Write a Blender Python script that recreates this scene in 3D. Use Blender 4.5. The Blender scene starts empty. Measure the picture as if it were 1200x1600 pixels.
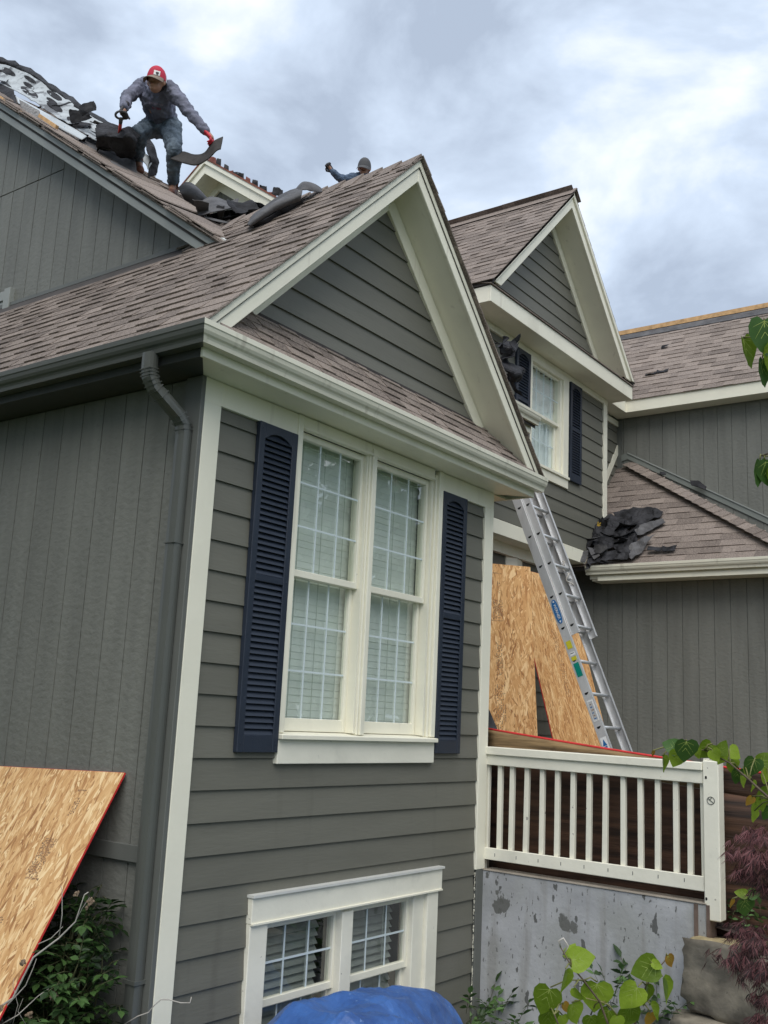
import bpy, bmesh, math, random
from mathutils import Vector, Matrix, noise as mnoise
random.seed(7)
PI = math.pi
scn = bpy.context.scene
COL = scn.collection

# ------------------------------------------------------------------ camera, world, sun
CAM = Vector((-3.9775, -4.3, 2.4))
RT = Vector((0.58486184, -0.80976254, 0.04713027))
DN = Vector((0.18973333, 0.08008246, -0.97856429))
FW = Vector((0.78863039, 0.58126709, 0.20047612))
FPX = 1596.0
cam = bpy.data.cameras.new('camera')
cam.sensor_fit = 'VERTICAL'
cam.sensor_height = 36.0
cam.lens = FPX / 1600 * 36
cam.clip_end = 2000
cam.clip_start = 0.05
co = bpy.data.objects.new('camera', cam)
COL.objects.link(co)
m = Matrix.Identity(4)
for i, v in enumerate((RT, -DN, -FW)):
    for j in range(3):
        m[j][i] = v[j]
m.translation = CAM
co.matrix_world = m
scn.camera = co

SUN_EL, SUN_AZ = math.radians(52), math.radians(232)      # azimuth clockwise from +Y
world = bpy.data.worlds.new('World')
scn.world = world
world.use_nodes = True
wn, wl = world.node_tree.nodes, world.node_tree.links
wn.clear()
out = wn.new('ShaderNodeOutputWorld')
sky = wn.new('ShaderNodeTexSky')
sky.sky_type = 'NISHITA'
sky.sun_disc = False
sky.sun_elevation = SUN_EL
sky.sun_rotation = SUN_AZ
bg1 = wn.new('ShaderNodeBackground'); bg1.inputs[1].default_value = 0.10
wl.new(sky.outputs[0], bg1.inputs[0])
tc = wn.new('ShaderNodeTexCoord')
mp = wn.new('ShaderNodeMapping'); mp.inputs['Scale'].default_value = (1.0, 1.0, 1.7)
wl.new(tc.outputs['Generated'], mp.inputs[0])
n1 = wn.new('ShaderNodeTexNoise'); n1.inputs['Scale'].default_value = 4.4; n1.inputs['Detail'].default_value = 7; n1.inputs['Roughness'].default_value = .54; n1.inputs['Distortion'].default_value = .25
n2 = wn.new('ShaderNodeTexNoise'); n2.inputs['Scale'].default_value = 1.3; n2.inputs['Detail'].default_value = 3
wl.new(mp.outputs[0], n1.inputs[0]); wl.new(mp.outputs[0], n2.inputs[0])
mx = wn.new('ShaderNodeMath'); mx.operation = 'MULTIPLY_ADD'; mx.inputs[1].default_value = .70
wl.new(n1.outputs[0], mx.inputs[0])
m2 = wn.new('ShaderNodeMath'); m2.operation = 'MULTIPLY'; m2.inputs[1].default_value = .30
wl.new(n2.outputs[0], m2.inputs[0]); wl.new(m2.outputs[0], mx.inputs[2])
rp = wn.new('ShaderNodeValToRGB')
rp.color_ramp.elements[0].position = .42; rp.color_ramp.elements[0].color = (.37, .435, .54, 1)
rp.color_ramp.elements[1].position = .625; rp.color_ramp.elements[1].color = (.84, .875, .92, 1)
e = rp.color_ramp.elements.new(.53); e.color = (.55, .64, .77, 1)
wl.new(mx.outputs[0], rp.inputs[0])
bg2 = wn.new('ShaderNodeBackground'); bg2.inputs[1].default_value = 0.80
wl.new(rp.outputs[0], bg2.inputs[0])
ms = wn.new('ShaderNodeMixShader'); ms.inputs[0].default_value = .93
wl.new(bg1.outputs[0], ms.inputs[1]); wl.new(bg2.outputs[0], ms.inputs[2]); wl.new(ms.outputs[0], out.inputs[0])

sun = bpy.data.lights.new('sun', 'SUN'); sun.energy = 1.45; sun.angle = math.radians(50); sun.color = (1, .96, .9)
so = bpy.data.objects.new('sun', sun); COL.objects.link(so)
sd = Vector((math.sin(SUN_AZ) * math.cos(SUN_EL), math.cos(SUN_AZ) * math.cos(SUN_EL), math.sin(SUN_EL)))
so.rotation_euler = sd.to_track_quat('Z', 'Y').to_euler()
scn.view_settings.view_transform = 'Standard'
scn.view_settings.look = 'None'
scn.view_settings.exposure = 0.75
scn.view_settings.gamma = 1
scn.view_settings.use_curve_mapping = False

# ------------------------------------------------------------------ measuring helpers
def ray(px, py):
    a, b = (px - 600) / FPX, (py - 800) / FPX
    return RT * a + DN * b + FW
def at(px, py, d):
    return CAM + ray(px, py) * d
def on(px, py, n, d):
    n = Vector(n); r = ray(px, py)
    return CAM + r * ((d - n.dot(CAM)) / n.dot(r))
def onX(px, py, x): return on(px, py, (1, 0, 0), x)
def onY(px, py, y): return on(px, py, (0, 1, 0), y)
def onZ(px, py, z): return on(px, py, (0, 0, 1), z)
def pix(p):
    v = Vector(p) - CAM
    z = max(v.dot(FW), .01)
    return FPX * v.dot(RT) / z + 600, FPX * v.dot(DN) / z + 800
def V(*a): return Vector(a)

# ------------------------------------------------------------------ materials
MATS = {}
def mat(name, col, rough=.6, var=.10, vscale=(3, 3, 3), bump=0, bscale=(40, 40, 40), metallic=0, spec=.4, obj_var=0, isl_var=0, col2=None, spots=None, det=4, coat=0, sss=0, trans=0):
    """Principled with a world-space noise tint, per-object / per-island tint, fine bump and optional chips/stains."""
    if name in MATS: return MATS[name]
    mt = bpy.data.materials.new(name); mt.use_nodes = True
    N, L = mt.node_tree.nodes, mt.node_tree.links
    b = N['Principled BSDF']
    b.inputs['Roughness'].default_value = rough
    b.inputs['Metallic'].default_value = metallic
    b.inputs['Specular IOR Level'].default_value = spec
    if coat: b.inputs['Coat Weight'].default_value = coat
    g = N.new('ShaderNodeNewGeometry')
    def mapped(s):
        k = N.new('ShaderNodeMapping'); k.inputs['Scale'].default_value = s
        L.new(g.outputs['Position'], k.inputs[0]); return k.outputs[0]
    nz = N.new('ShaderNodeTexNoise'); nz.inputs['Scale'].default_value = 1; nz.inputs['Detail'].default_value = det
    L.new(mapped(vscale), nz.inputs[0])
    fac = nz.outputs[0]
    if obj_var:
        oi = N.new('ShaderNodeObjectInfo'); a = N.new('ShaderNodeMath'); a.operation = 'MULTIPLY_ADD'; a.inputs[1].default_value = obj_var
        s = N.new('ShaderNodeMath'); s.operation = 'SUBTRACT'; s.inputs[1].default_value = .5 * obj_var
        L.new(oi.outputs['Random'], a.inputs[0]); L.new(fac, a.inputs[2]); L.new(a.outputs[0], s.inputs[0]); fac = s.outputs[0]
    if isl_var:
        a = N.new('ShaderNodeMath'); a.operation = 'MULTIPLY_ADD'; a.inputs[1].default_value = isl_var
        s = N.new('ShaderNodeMath'); s.operation = 'SUBTRACT'; s.inputs[1].default_value = .5 * isl_var
        L.new(g.outputs['Random Per Island'], a.inputs[0]); L.new(fac, a.inputs[2]); L.new(a.outputs[0], s.inputs[0]); fac = s.outputs[0]
    r = N.new('ShaderNodeValToRGB')
    c1 = [max(0, c * (1 - var)) for c in col]; c2 = [min(1, c * (1 + var)) for c in (col2 or col)]
    r.color_ramp.elements[0].position = .3; r.color_ramp.elements[0].color = (*c1, 1)
    r.color_ramp.elements[1].position = .7; r.color_ramp.elements[1].color = (*c2, 1)
    L.new(fac, r.inputs[0])
    cout = r.outputs[0]
    for sp in (spots or []):      # (scale, threshold, softness, colour, amount)
        sn = N.new('ShaderNodeTexNoise'); sn.inputs['Scale'].default_value = 1; sn.inputs['Detail'].default_value = sp[5] if len(sp) > 5 else 5
        L.new(mapped(sp[0]), sn.inputs[0])
        rr = N.new('ShaderNodeMapRange'); rr.inputs[1].default_value = sp[1]; rr.inputs[2].default_value = sp[1] + sp[2]; rr.inputs[4].default_value = sp[4]
        L.new(sn.outputs[0], rr.inputs[0])
        mxn = N.new('ShaderNodeMix'); mxn.data_type = 'RGBA'
        L.new(rr.outputs[0], mxn.inputs[0]); L.new(cout, mxn.inputs[6]); mxn.inputs[7].default_value = (*sp[3], 1)
        cout = mxn.outputs[2]
    L.new(cout, b.inputs['Base Color'])
    if bump:
        bn = N.new('ShaderNodeTexNoise'); bn.inputs['Scale'].default_value = 1; bn.inputs['Detail'].default_value = 5
        L.new(mapped(bscale), bn.inputs[0])
        bb = N.new('ShaderNodeBump'); bb.inputs['Strength'].default_value = bump; bb.inputs['Distance'].default_value = .01
        L.new(bn.outputs[0], bb.inputs['Height']); L.new(bb.outputs[0], b.inputs['Normal'])
    if trans:
        tr = N.new('ShaderNodeBsdfTranslucent'); L.new(cout, tr.inputs[0])
        mm = N.new('ShaderNodeMixShader'); mm.inputs[0].default_value = trans
        L.new(b.outputs[0], mm.inputs[1]); L.new(tr.outputs[0], mm.inputs[2]); L.new(mm.outputs[0], N['Material Output'].inputs[0])
    MATS[name] = mt
    return mt

GRAY = (.145, .142, .116)
siding = mat('painted lap siding', GRAY, .55, .07, (1.2, 1.2, 9), .15, (9, 9, 60), obj_var=.4, spots=[((1.1, 1.1, .8), .58, .2, (.175, .17, .148), .55), ((7, 7, .55), .60, .15, (.112, .108, .088), .55), ((60, 60, 60), .74, .03, (.25, .24, .21), .5)])
t111 = mat('rough sawn painted plywood', (.168, .170, .150), .62, .12, (7, 7, .7), .6, (20, 20, 30), obj_var=.12, spots=[((9, 9, 2.2), .60, .16, (.20, .205, .185), .45), ((16, 16, 60), .62, .1, (.13, .132, .118), .5), ((30, 30, 9), .72, .05, (.06, .062, .055), .6)])
t111_up = t111
groove = mat('painted groove', (.15, .152, .135), .8)
trim = mat('cream trim paint', (.84, .81, .67), .5, .05, (2, 2, 2), .12, (30, 30, 30), obj_var=.2, spots=[((3, 3, 1.2), .62, .18, (.62, .59, .48), .55), ((14, 14, .9), .64, .1, (.60, .56, .46), .5), ((35, 35, 22), .765, .02, (.22, .21, .18), .7)])
trim_worn = mat('worn cream paint', (.80, .775, .655), .55, .06, (3, 3, 3), .2, (22, 22, 22), obj_var=.2, spots=[((4, 4, 4), .62, .2, (.55, .54, .46), .6), ((16, 20, 24), .70, .03, (.25, .23, .2), .8)])
gray_trim = mat('gray trim paint', (.125, .13, .118), .5, .08, (2, 2, 2), .15, (20, 20, 20))
rake_gray = mat('light-brightened bargeboard gray', (.285, .30, .28), .5, .07, (2, 2, 2), .1, (20, 20, 20), obj_var=.3)  # siding gray made lighter: light on the bargeboards is put into the colour
gutter_cream = mat('cream enamelled aluminium', (.73, .705, .58), .3, .05, (2, 2, 2), 0, spec=.5, spots=[((2, 2, 9), .6, .2, (.5, .48, .4), .5), ((11, 11, .8), .60, .12, (.42, .39, .31), .6)])
eave_shade = mat('shade-darkened eave gray', (.050, .053, .048), .45, .08, (2, 2, 2), .1, (20, 20, 20))  # left eave gray with the shade under the overhang put into the colour
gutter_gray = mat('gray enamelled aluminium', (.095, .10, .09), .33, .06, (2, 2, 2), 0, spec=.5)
navy = mat('navy vinyl shutter', (.021, .029, .046), .45, .08, (4, 4, 4), .1, (60, 60, 60), obj_var=.2)
shingle_m = mat('asphalt shingle', (.180, .143, .121), .85, .30, (75, 75, 75), .9, (160, 160, 160), obj_var=.26, isl_var=.26, col2=(.25, .205, .175), det=3, spots=[((1.0, 1.0, 1.0), .58, .25, (.23, .2, .19), .35)])
shingle_d = mat('asphalt shingle dark side', (.055, .048, .046), .9, .3, (60, 60, 60))
deck_m = mat('roof deck', (.06, .053, .05), .9, .2)
felt = mat('black roofing felt', (.013, .013, .015), .75, .35, (6, 6, 6), .5, (24, 24, 24), col2=(.032, .032, .036), spots=[((2.2, 2.2, 2.2), .58, .2, (.05, .049, .052), .6)], spec=.25)
felt_back = mat('dusty roofing felt', (.075, .073, .078), .75, .25, (6, 6, 6), .5, (30, 30, 30), col2=(.10, .098, .10))
alu = mat('ladder aluminium', (.70, .70, .70), .42, .12, (9, 9, 3), .12, (60, 60, 14), metallic=.55, spots=[((12, 12, 4), .62, .15, (.45, .44, .43), .5)])
steel_dark = mat('dark hollow', (.006, .006, .006), .9, .05)
concrete = mat('peeling painted concrete', (.37, .375, .385), .75, .12, (3, 3, 3), .35, (25, 25, 25), col2=(.43, .435, .445), spots=[((1.8, 1.8, 1.5), .50, .12, (.33, .335, .32), .75), ((8, 10, .9), .54, .14, (.28, .275, .26), .65), ((13, 13, 7.0), .66, .012, (.095, .095, .09), .92), ((44, 44, 18), .65, .015, (.12, .12, .115), .85), ((3.4, 3.4, 2.8), .655, .01, (.12, .12, .11), .92, 9)])
conc_top = mat('bare concrete', (.34, .30, .25), .85, .15, (6, 6, 6), .3)
stone_m = mat('weathered limestone', (.15, .132, .105), .9, .35, (5, 5, 5), 1.0, (14, 14, 14), col2=(.25, .22, .17), spots=[((3, 3, 3), .52, .2, (.08, .075, .065), .7), ((20, 20, 20), .68, .05, (.05, .05, .045), .8)])
stone_y = mat('split limestone', (.42, .34, .19), .9, .25, (9, 9, 9), 1.0, (22, 22, 22), spots=[((9, 9, 9), .58, .1, (.2, .17, .11), .7)])
soil = mat('bark mulch', (.035, .026, .022), .95, .5, (20, 20, 20), 1.0, (50, 50, 50), col2=(.07, .052, .044))
grass_m = mat('lawn', (.05, .075, .025), .9, .3, (4, 4, 4), .8, (60, 60, 60))
tarp_m = mat('blue tarpaulin', (.030, .085, .27), .42, .14, (7, 7, 7), .9, (22, 22, 22), col2=(.042, .12, .34), spots=[((9, 9, 9), .66, .1, (.14, .25, .5), .6), ((34, 34, 34), .68, .04, (.22, .33, .55), .7)])
blind_m = mat('window blind', (.78, .81, .76), .5, .04)
room_m = mat('dark room', (.02, .022, .022), .9)
muntin_m = mat('white grille bar', (.64, .72, .73), .4, .02)
wood_raw = mat('fresh sheathing edge', (.58, .36, .17), .8, .25, (12, 12, 12), .3)
ply_dark = mat('dark brown plywood', (.028, .014, .009), .7, .5, (3, 1.2, 22), .5, (8, 3, 70), col2=(.065, .032, .018), spots=[((2, 2, 6), .6, .15, (.03, .016, .01), .7)])  # dark brown for the sheet below its top band
ply_top = mat('light brown plywood', (.17, .11, .055), .75, .4, (4, 2, 26), .5, (10, 5, 60), col2=(.30, .20, .10), spots=[((6, 6, 14), .66, .08, (.07, .04, .02), .7)])  # lighter brown for the band along the top edge
red_edge = mat('red edge seal', (.60, .035, .035), .55, .15, (8, 8, 8))
leaf_g = mat('redbud leaf', (.17, .27, .02), .45, .25, (14, 14, 14), .3, (60, 60, 60), obj_var=.9, col2=(.25, .35, .035), trans=.45)
leaf_y = mat('redbud young leaf', (.36, .20, .03), .5, .3, (14, 14, 14), 0, obj_var=.5, trans=.4)
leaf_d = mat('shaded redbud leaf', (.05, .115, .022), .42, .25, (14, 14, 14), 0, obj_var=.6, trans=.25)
leaf_b = mat('bush leaf', (.026, .062, .016), .5, .35, (9, 9, 9), .2, (50, 50, 50), obj_var=1.0, isl_var=.8, col2=(.05, .10, .026), trans=.2)
leaf_low = mat('ground plant leaf', (.05, .10, .03), .5, .35, (9, 9, 9), 0, obj_var=.8, isl_var=.8, col2=(.08, .15, .045), trans=.2)
maple_m = mat('red maple filament', (.040, .014, .016), .6, .4, (2.5, 2.5, 2.5), 0, isl_var=.8, col2=(.14, .055, .058), trans=.2)
bark = mat('twig bark', (.10, .075, .05), .8, .3, (30, 30, 30))
twig_dry = mat('dry pale stem', (.42, .39, .35), .8, .2, (20, 20, 20))
flower_dry = mat('dead flower head', (.22, .16, .11), .9, .3, (60, 60, 60))
skin = mat('skin', (.40, .215, .145), .5, .12, (20, 20, 20))
skin_dk = mat('dark hair', (.012, .010, .009), .6)
eye_w = mat('eye white', (.6, .58, .55), .3, 0)
lip = mat('lips', (.2, .07, .055), .5, 0)
jeans = mat('blue denim', (.075, .105, .14), .8, .35, (11, 11, 11), .8, (40, 40, 40), col2=(.13, .165, .20), spots=[((5, 5, 5), .58, .2, (.15, .17, .18), .5)])
shirt_b = mat('navy jersey', (.13, .137, .195), .8, .3, (8, 8, 8), .7, (24, 24, 24), col2=(.155, .162, .215))
shirt_g = mat('heather gray sleeve', (.15, .155, .205), .8, .25, (9, 9, 9), .7, (24, 24, 24), spots=[((4, 4, 4), .55, .2, (.12, .15, .21), .6)])
print_red = mat('faded red print', (.22, .05, .09), .8, .2, (30, 30, 30))
print_pale = mat('faded pale print', (.23, .2, .26), .8, .2, (30, 30, 30))
glove_red = mat('red coated glove', (.55, .025, .04), .5, .15, (30, 30, 30))
glove_dk = mat('dark glove', (.03, .027, .03), .6, .2, (30, 30, 30))
boot_m = mat('brown boot', (.17, .07, .045), .6, .25, (20, 20, 20))
sole_m = mat('boot sole', (.25, .2, .16), .8)
cap_red = mat('red cap', (.50, .022, .055), .7, .1, (40, 40, 40), .2, (200, 200, 200))
cap_white = mat('white mesh cap back', (.62, .58, .6), .7, .1)
cap_brim = mat('khaki cap brim', (.24, .19, .15), .8, .1)
cap_gray = mat('gray cap', (.085, .085, .088), .8, .12)
white_m = mat('white label', (.78, .78, .76), .5, .03)
ink = mat('black ink', (.03, .03, .03), .6, .1)
ink_faint = mat('stamp ink', (.16, .09, .06), .8, .5, (60, 60, 60), col2=(.3, .18, .1))
blue_lab = mat('blue label', (.02, .14, .36), .4, .1)
green_lab = mat('green label', (.0, .22, .17), .4, .1)
yellow_lab = mat('yellow label', (.55, .50, .03), .4, .1)
cyan_lab = mat('light blue print', (.03, .22, .38), .5, .05)
handle_red = mat('red shaft', (.62, .06, .05), .4, .05)
blue_shirt = mat('blue shirt', (.075, .11, .17), .8, .25, (9, 9, 9), .6, (24, 24, 24))
metal_white = mat('white flashing', (.62, .62, .58), .4, .06)
flash_m = mat('painted flashing', (.20, .215, .195), .4, .06)

def crease(m, scale, strength, dist=.01):
    N, L = m.node_tree.nodes, m.node_tree.links; b = N['Principled BSDF']
    g = N.new('ShaderNodeNewGeometry'); v = N.new('ShaderNodeTexVoronoi'); v.feature = 'DISTANCE_TO_EDGE'; v.inputs['Scale'].default_value = scale
    nz = N.new('ShaderNodeTexNoise'); nz.inputs['Scale'].default_value = scale * .6; ad = N.new('ShaderNodeMix'); ad.data_type = 'RGBA'; ad.inputs[0].default_value = .12
    L.new(g.outputs['Position'], nz.inputs[0]); L.new(g.outputs['Position'], ad.inputs[6]); L.new(nz.outputs['Color'], ad.inputs[7]); L.new(ad.outputs[2], v.inputs[0])
    bp = N.new('ShaderNodeBump'); bp.inputs['Strength'].default_value = strength; bp.inputs['Distance'].default_value = dist
    L.new(v.outputs['Distance'], bp.inputs['Height'])
    old = b.inputs['Normal'].links[0].from_socket if b.inputs['Normal'].links else None
    if old: L.new(old, bp.inputs['Normal'])
    L.new(bp.outputs[0], b.inputs['Normal'])
crease(tarp_m, 2.3, .55, .07); crease(felt, 8, .8, .05); crease(felt_back, 5, .6, .04)
def glass_mat():
    mt = bpy.data.materials.new('window glass'); mt.use_nodes = True
    N, L = mt.node_tree.nodes, mt.node_tree.links
    N.remove(N['Principled BSDF'])
    t = N.new('ShaderNodeBsdfTransparent'); t.inputs[0].default_value = (.92, .96, .94, 1)
    g = N.new('ShaderNodeBsdfGlossy'); g.inputs['Roughness'].default_value = .01
    lw = N.new('ShaderNodeLayerWeight'); lw.inputs[0].default_value = .5
    pw = N.new('ShaderNodeMath'); pw.operation = 'POWER'; pw.inputs[1].default_value = 2.2; L.new(lw.outputs['Facing'], pw.inputs[0])
    ma = N.new('ShaderNodeMath'); ma.operation = 'MULTIPLY_ADD'; ma.inputs[1].default_value = .62; ma.inputs[2].default_value = .10
    L.new(pw.outputs[0], ma.inputs[0])
    ge = N.new('ShaderNodeNewGeometry'); nz = N.new('ShaderNodeTexNoise'); nz.inputs['Scale'].default_value = 2.2; nz.inputs['Detail'].default_value = 2
    L.new(ge.outputs['Position'], nz.inputs[0])
    bp = N.new('ShaderNodeBump'); bp.inputs['Strength'].default_value = .22; bp.inputs['Distance'].default_value = .012
    L.new(nz.outputs[0], bp.inputs['Height']); L.new(bp.outputs[0], g.inputs['Normal'])
    mm = N.new('ShaderNodeMixShader'); L.new(ma.outputs[0], mm.inputs[0]); L.new(t.outputs[0], mm.inputs[1]); L.new(g.outputs[0], mm.inputs[2])
    L.new(mm.outputs[0], N['Material Output'].inputs[0])
    return mt
glass = glass_mat()

def osb_mat(name, axis_u, axis_v, tint=(1, 1, 1), long=1.0):
    """Oriented strand board: overlapping flakes, long along axis_u."""
    mt = bpy.data.materials.new(name); mt.use_nodes = True
    N, L = mt.node_tree.nodes, mt.node_tree.links
    b = N['Principled BSDF']; b.inputs['Roughness'].default_value = .7; b.inputs['Specular IOR Level'].default_value = .25
    g = N.new('ShaderNodeNewGeometry')
    def dot(v):
        d = N.new('ShaderNodeVectorMath'); d.operation = 'DOT_PRODUCT'; d.inputs[1].default_value = v; L.new(g.outputs['Position'], d.inputs[0]); return d.outputs['Value']
    cu, cv = dot(axis_u), dot(axis_v)
    def ma(op, x, y, z=None):
        k = N.new('ShaderNodeMath'); k.operation = op
        for i, q in enumerate((x, y, z)):
            if q is None: continue
            if isinstance(q, (int, float)): k.inputs[i].default_value = q
            else: L.new(q, k.inputs[i])
        return k.outputs[0]
    best = None      # flakes in several directions; the flake with the higher rank lies on top
    for i, (ang, su, sv) in enumerate(((4, 7, 46), (-15, 9, 58), (21, 8, 54), (-36, 11, 56), (44, 13, 60), (-6, 14, 90))):
        ca, sa = math.cos(math.radians(ang)), math.sin(math.radians(ang))
        u_ = ma('MULTIPLY_ADD', cu, ca, ma('MULTIPLY', cv, sa)); v_ = ma('MULTIPLY_ADD', cv, ca, ma('MULTIPLY', cu, -sa))
        c = N.new('ShaderNodeCombineXYZ'); L.new(ma('MULTIPLY', u_, su), c.inputs[0]); L.new(ma('MULTIPLY', v_, sv), c.inputs[1]); c.inputs[2].default_value = i * 7.3
        vo = N.new('ShaderNodeTexVoronoi'); vo.inputs['Scale'].default_value = 1; L.new(c.outputs[0], vo.inputs[0])
        sep = N.new('ShaderNodeSeparateColor'); L.new(vo.outputs['Color'], sep.inputs[0])
        rank, tone = ma('ADD', sep.outputs[1], -.16 * (abs(ang) > 30)), sep.outputs[0]
        if best is None: best = (rank, tone)
        else:
            top = ma('GREATER_THAN', rank, best[0]); mt_ = N.new('ShaderNodeMix'); L.new(top, mt_.inputs[0]); L.new(best[1], mt_.inputs[2]); L.new(tone, mt_.inputs[3])
            best = (ma('MAXIMUM', rank, best[0]), mt_.outputs[0])
    gr = N.new('ShaderNodeTexNoise'); gr.inputs['Scale'].default_value = 1; gr.inputs['Detail'].default_value = 3
    c = N.new('ShaderNodeCombineXYZ'); L.new(ma('MULTIPLY', cu, 12), c.inputs[0]); L.new(ma('MULTIPLY', cv, 260), c.inputs[1]); L.new(c.outputs[0], gr.inputs[0])
    class O_: pass
    a3 = O_(); a3.outputs = [ma('MULTIPLY_ADD', ma('SUBTRACT', gr.outputs[0], .5), .42, ma('MULTIPLY_ADD', best[1], .74, .09))]
    rank_out = best[0]
    r = N.new('ShaderNodeValToRGB')
    P = [(.06, (.27, .125, .05)), (.18, (.50, .27, .115)), (.40, (.62, .37, .165)), (.64, (.71, .46, .225)), (.84, (.88, .68, .40))]
    r.color_ramp.elements[0].position, r.color_ramp.elements[1].position = P[0][0], P[-1][0]
    for i in (0, 1): r.color_ramp.elements[i].color = (*[c * t for c, t in zip(P[-i][1], tint)], 1)
    for p, c in P[1:-1]:
        el = r.color_ramp.elements.new(p); el.color = (*[x * t for x, t in zip(c, tint)], 1)
    L.new(a3.outputs[0], r.inputs[0]); L.new(r.outputs[0], b.inputs['Base Color'])
    bp = N.new('ShaderNodeBump'); bp.inputs['Strength'].default_value = .6; bp.inputs['Distance'].default_value = .004
    L.new(rank_out, bp.inputs['Height']); L.new(bp.outputs[0], b.inputs['Normal'])
    return mt

# ------------------------------------------------------------------ mesh helpers
class MB:
    def __init__(s): s.v, s.f, s.m = [], [], []
    def add(s, vs, fs, mi=0):
        o = len(s.v); s.v += [tuple(v) for v in vs]; s.f += [tuple(i + o for i in f) for f in fs]; s.m += [mi] * len(fs); return s
    def box(s, a, b, mi=0):
        (x0, y0, z0), (x1, y1, z1) = [[min(p, q) for p, q in zip(a, b)], [max(p, q) for p, q in zip(a, b)]]
        return s.add([(x0, y0, z0), (x1, y0, z0), (x1, y1, z0), (x0, y1, z0), (x0, y0, z1), (x1, y0, z1), (x1, y1, z1), (x0, y1, z1)],
                     [(0, 3, 2, 1), (4, 5, 6, 7), (0, 1, 5, 4), (1, 2, 6, 5), (2, 3, 7, 6), (3, 0, 4, 7)], mi)
    def prism(s, poly, vec, mi=0, cap_mi=None):
        n = len(poly); vec = Vector(vec); P = [Vector(p) for p in poly]
        vs = P + [p + vec for p in P]
        s.add(vs, [tuple(range(n - 1, -1, -1)), tuple(range(n, 2 * n))] + [(i, (i + 1) % n, n + (i + 1) % n, n + i) for i in range(n)], mi)
        return s
    def hexa(s, lo, hi, mi=0):      # 4 lower + 4 upper points
        return s.add(list(lo) + list(hi), [(3, 2, 1, 0), (4, 5, 6, 7), (0, 1, 5, 4), (1, 2, 6, 5), (2, 3, 7, 6), (3, 0, 4, 7)], mi)
    def beam(s, a, b, w, h, up=(0, 0, 1), mi=0):
        a, b = Vector(a), Vector(b); d = (b - a).normalized(); x = d.cross(Vector(up)).normalized(); y = x.cross(d)
        q = [x * w / 2 * i + y * h / 2 * j for i, j in ((-1, -1), (1, -1), (1, 1), (-1, 1))]
        return s.hexa([a + k for k in q], [b + k for k in q], mi)
    def tube(s, pts, rad, n=8, mi=0, cap=True):
        pts = [Vector(p) for p in pts]; k = len(pts)
        if not hasattr(rad, '__len__'): rad = [rad] * k
        vs, up = [], None
        for i, p in enumerate(pts):
            d = (pts[min(i + 1, k - 1)] - pts[max(i - 1, 0)]).normalized()
            if up is None: up = d.orthogonal()
            up = (up - d * up.dot(d)).normalized(); sd_ = d.cross(up)
            vs += [p + (up * math.cos(t) + sd_ * math.sin(t)) * rad[i] for t in [2 * PI * j / n for j in range(n)]]
        fs = [(i * n + j, i * n + (j + 1) % n, (i + 1) * n + (j + 1) % n, (i + 1) * n + j) for i in range(k - 1) for j in range(n)]
        if cap: fs += [tuple(range(n - 1, -1, -1)), tuple(range((k - 1) * n, k * n))]
        return s.add(vs, fs, mi)
    def sweep(s, path, prof, out, up=(0, 0, 1), mi=0):
        """closed profile [(o, z)] swept along a path; out = list of outward vectors per path point"""
        n = len(prof); vs = []
        for p, o in zip(path, out):
            vs += [Vector(p) + Vector(o) * a + Vector(up) * b for a, b in prof]
        fs = [(i * n + j, i * n + (j + 1) % n, (i + 1) * n + (j + 1) % n, (i + 1) * n + j) for i in range(len(path) - 1) for j in range(n)]
        fs += [tuple(range(n - 1, -1, -1)), tuple(range((len(path) - 1) * n, len(path) * n))]
        return s.add(vs, fs, mi)
    def ball(s, c, r, n=8, mi=0, frame=None):
        c = Vector(c); r = r if hasattr(r, '__len__') else (r, r, r)
        X, Y, Z = frame or (V(1, 0, 0), V(0, 1, 0), V(0, 0, 1))
        vs = [c - Z * r[2]]; k = max(3, n // 2)
        for i in range(1, k):
            t = -PI / 2 + PI * i / k
            vs += [c + X * (r[0] * math.cos(t) * math.cos(2 * PI * j / n)) + Y * (r[1] * math.cos(t) * math.sin(2 * PI * j / n)) + Z * (r[2] * math.sin(t)) for j in range(n)]
        vs.append(c + Z * r[2]); e = len(vs) - 1
        fs = [(0, 1 + (j + 1) % n, 1 + j) for j in range(n)]
        fs += [(1 + i * n + j, 1 + i * n + (j + 1) % n, 1 + (i + 1) * n + (j + 1) % n, 1 + (i + 1) * n + j) for i in range(k - 2) for j in range(n)]
        fs += [(1 + (k - 2) * n + j, 1 + (k - 2) * n + (j + 1) % n, e) for j in range(n)]
        return s.add(vs, fs, mi)
    def cap(s, a, ra, b, rb, n=12):        # tapered capsule
        a, b = Vector(a), Vector(b); d = (b - a)
        if d.length < 1e-5: return s.ball(a, ra, n)
        d.normalize(); pts, rr = [], []
        for i in range(1, 5): t = PI / 2 * (1 - i / 4); pts.append(a - d * ra * math.sin(t)); rr.append(max(.001, ra * math.cos(t)))
        for i in range(0, 4): t = PI / 2 * i / 4; pts.append(b + d * rb * math.sin(t)); rr.append(max(.001, rb * math.cos(t)))
        pts.insert(0, a - d * ra); rr.insert(0, .001); pts.append(b + d * rb); rr.append(.001)
        return s.tube(pts, rr, n)
    def mesh(s, name, mats, smooth=False):
        me = bpy.data.meshes.new(name); me.from_pydata(s.v, [], s.f)
        for mm in (mats if isinstance(mats, (list, tuple)) else [mats]): me.materials.append(mm)
        if any(s.m): me.polygons.foreach_set('material_index', s.m)
        bm = bmesh.new(); bm.from_mesh(me); bmesh.ops.recalc_face_normals(bm, faces=bm.faces); bm.to_mesh(me); bm.free()
        if smooth: me.shade_smooth()
        return me
    def build(s, name, mats, parent=None, smooth=False, kind=None, bevel=0):
        return link(name, s.mesh(name, mats, smooth), parent, kind, bevel)

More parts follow.
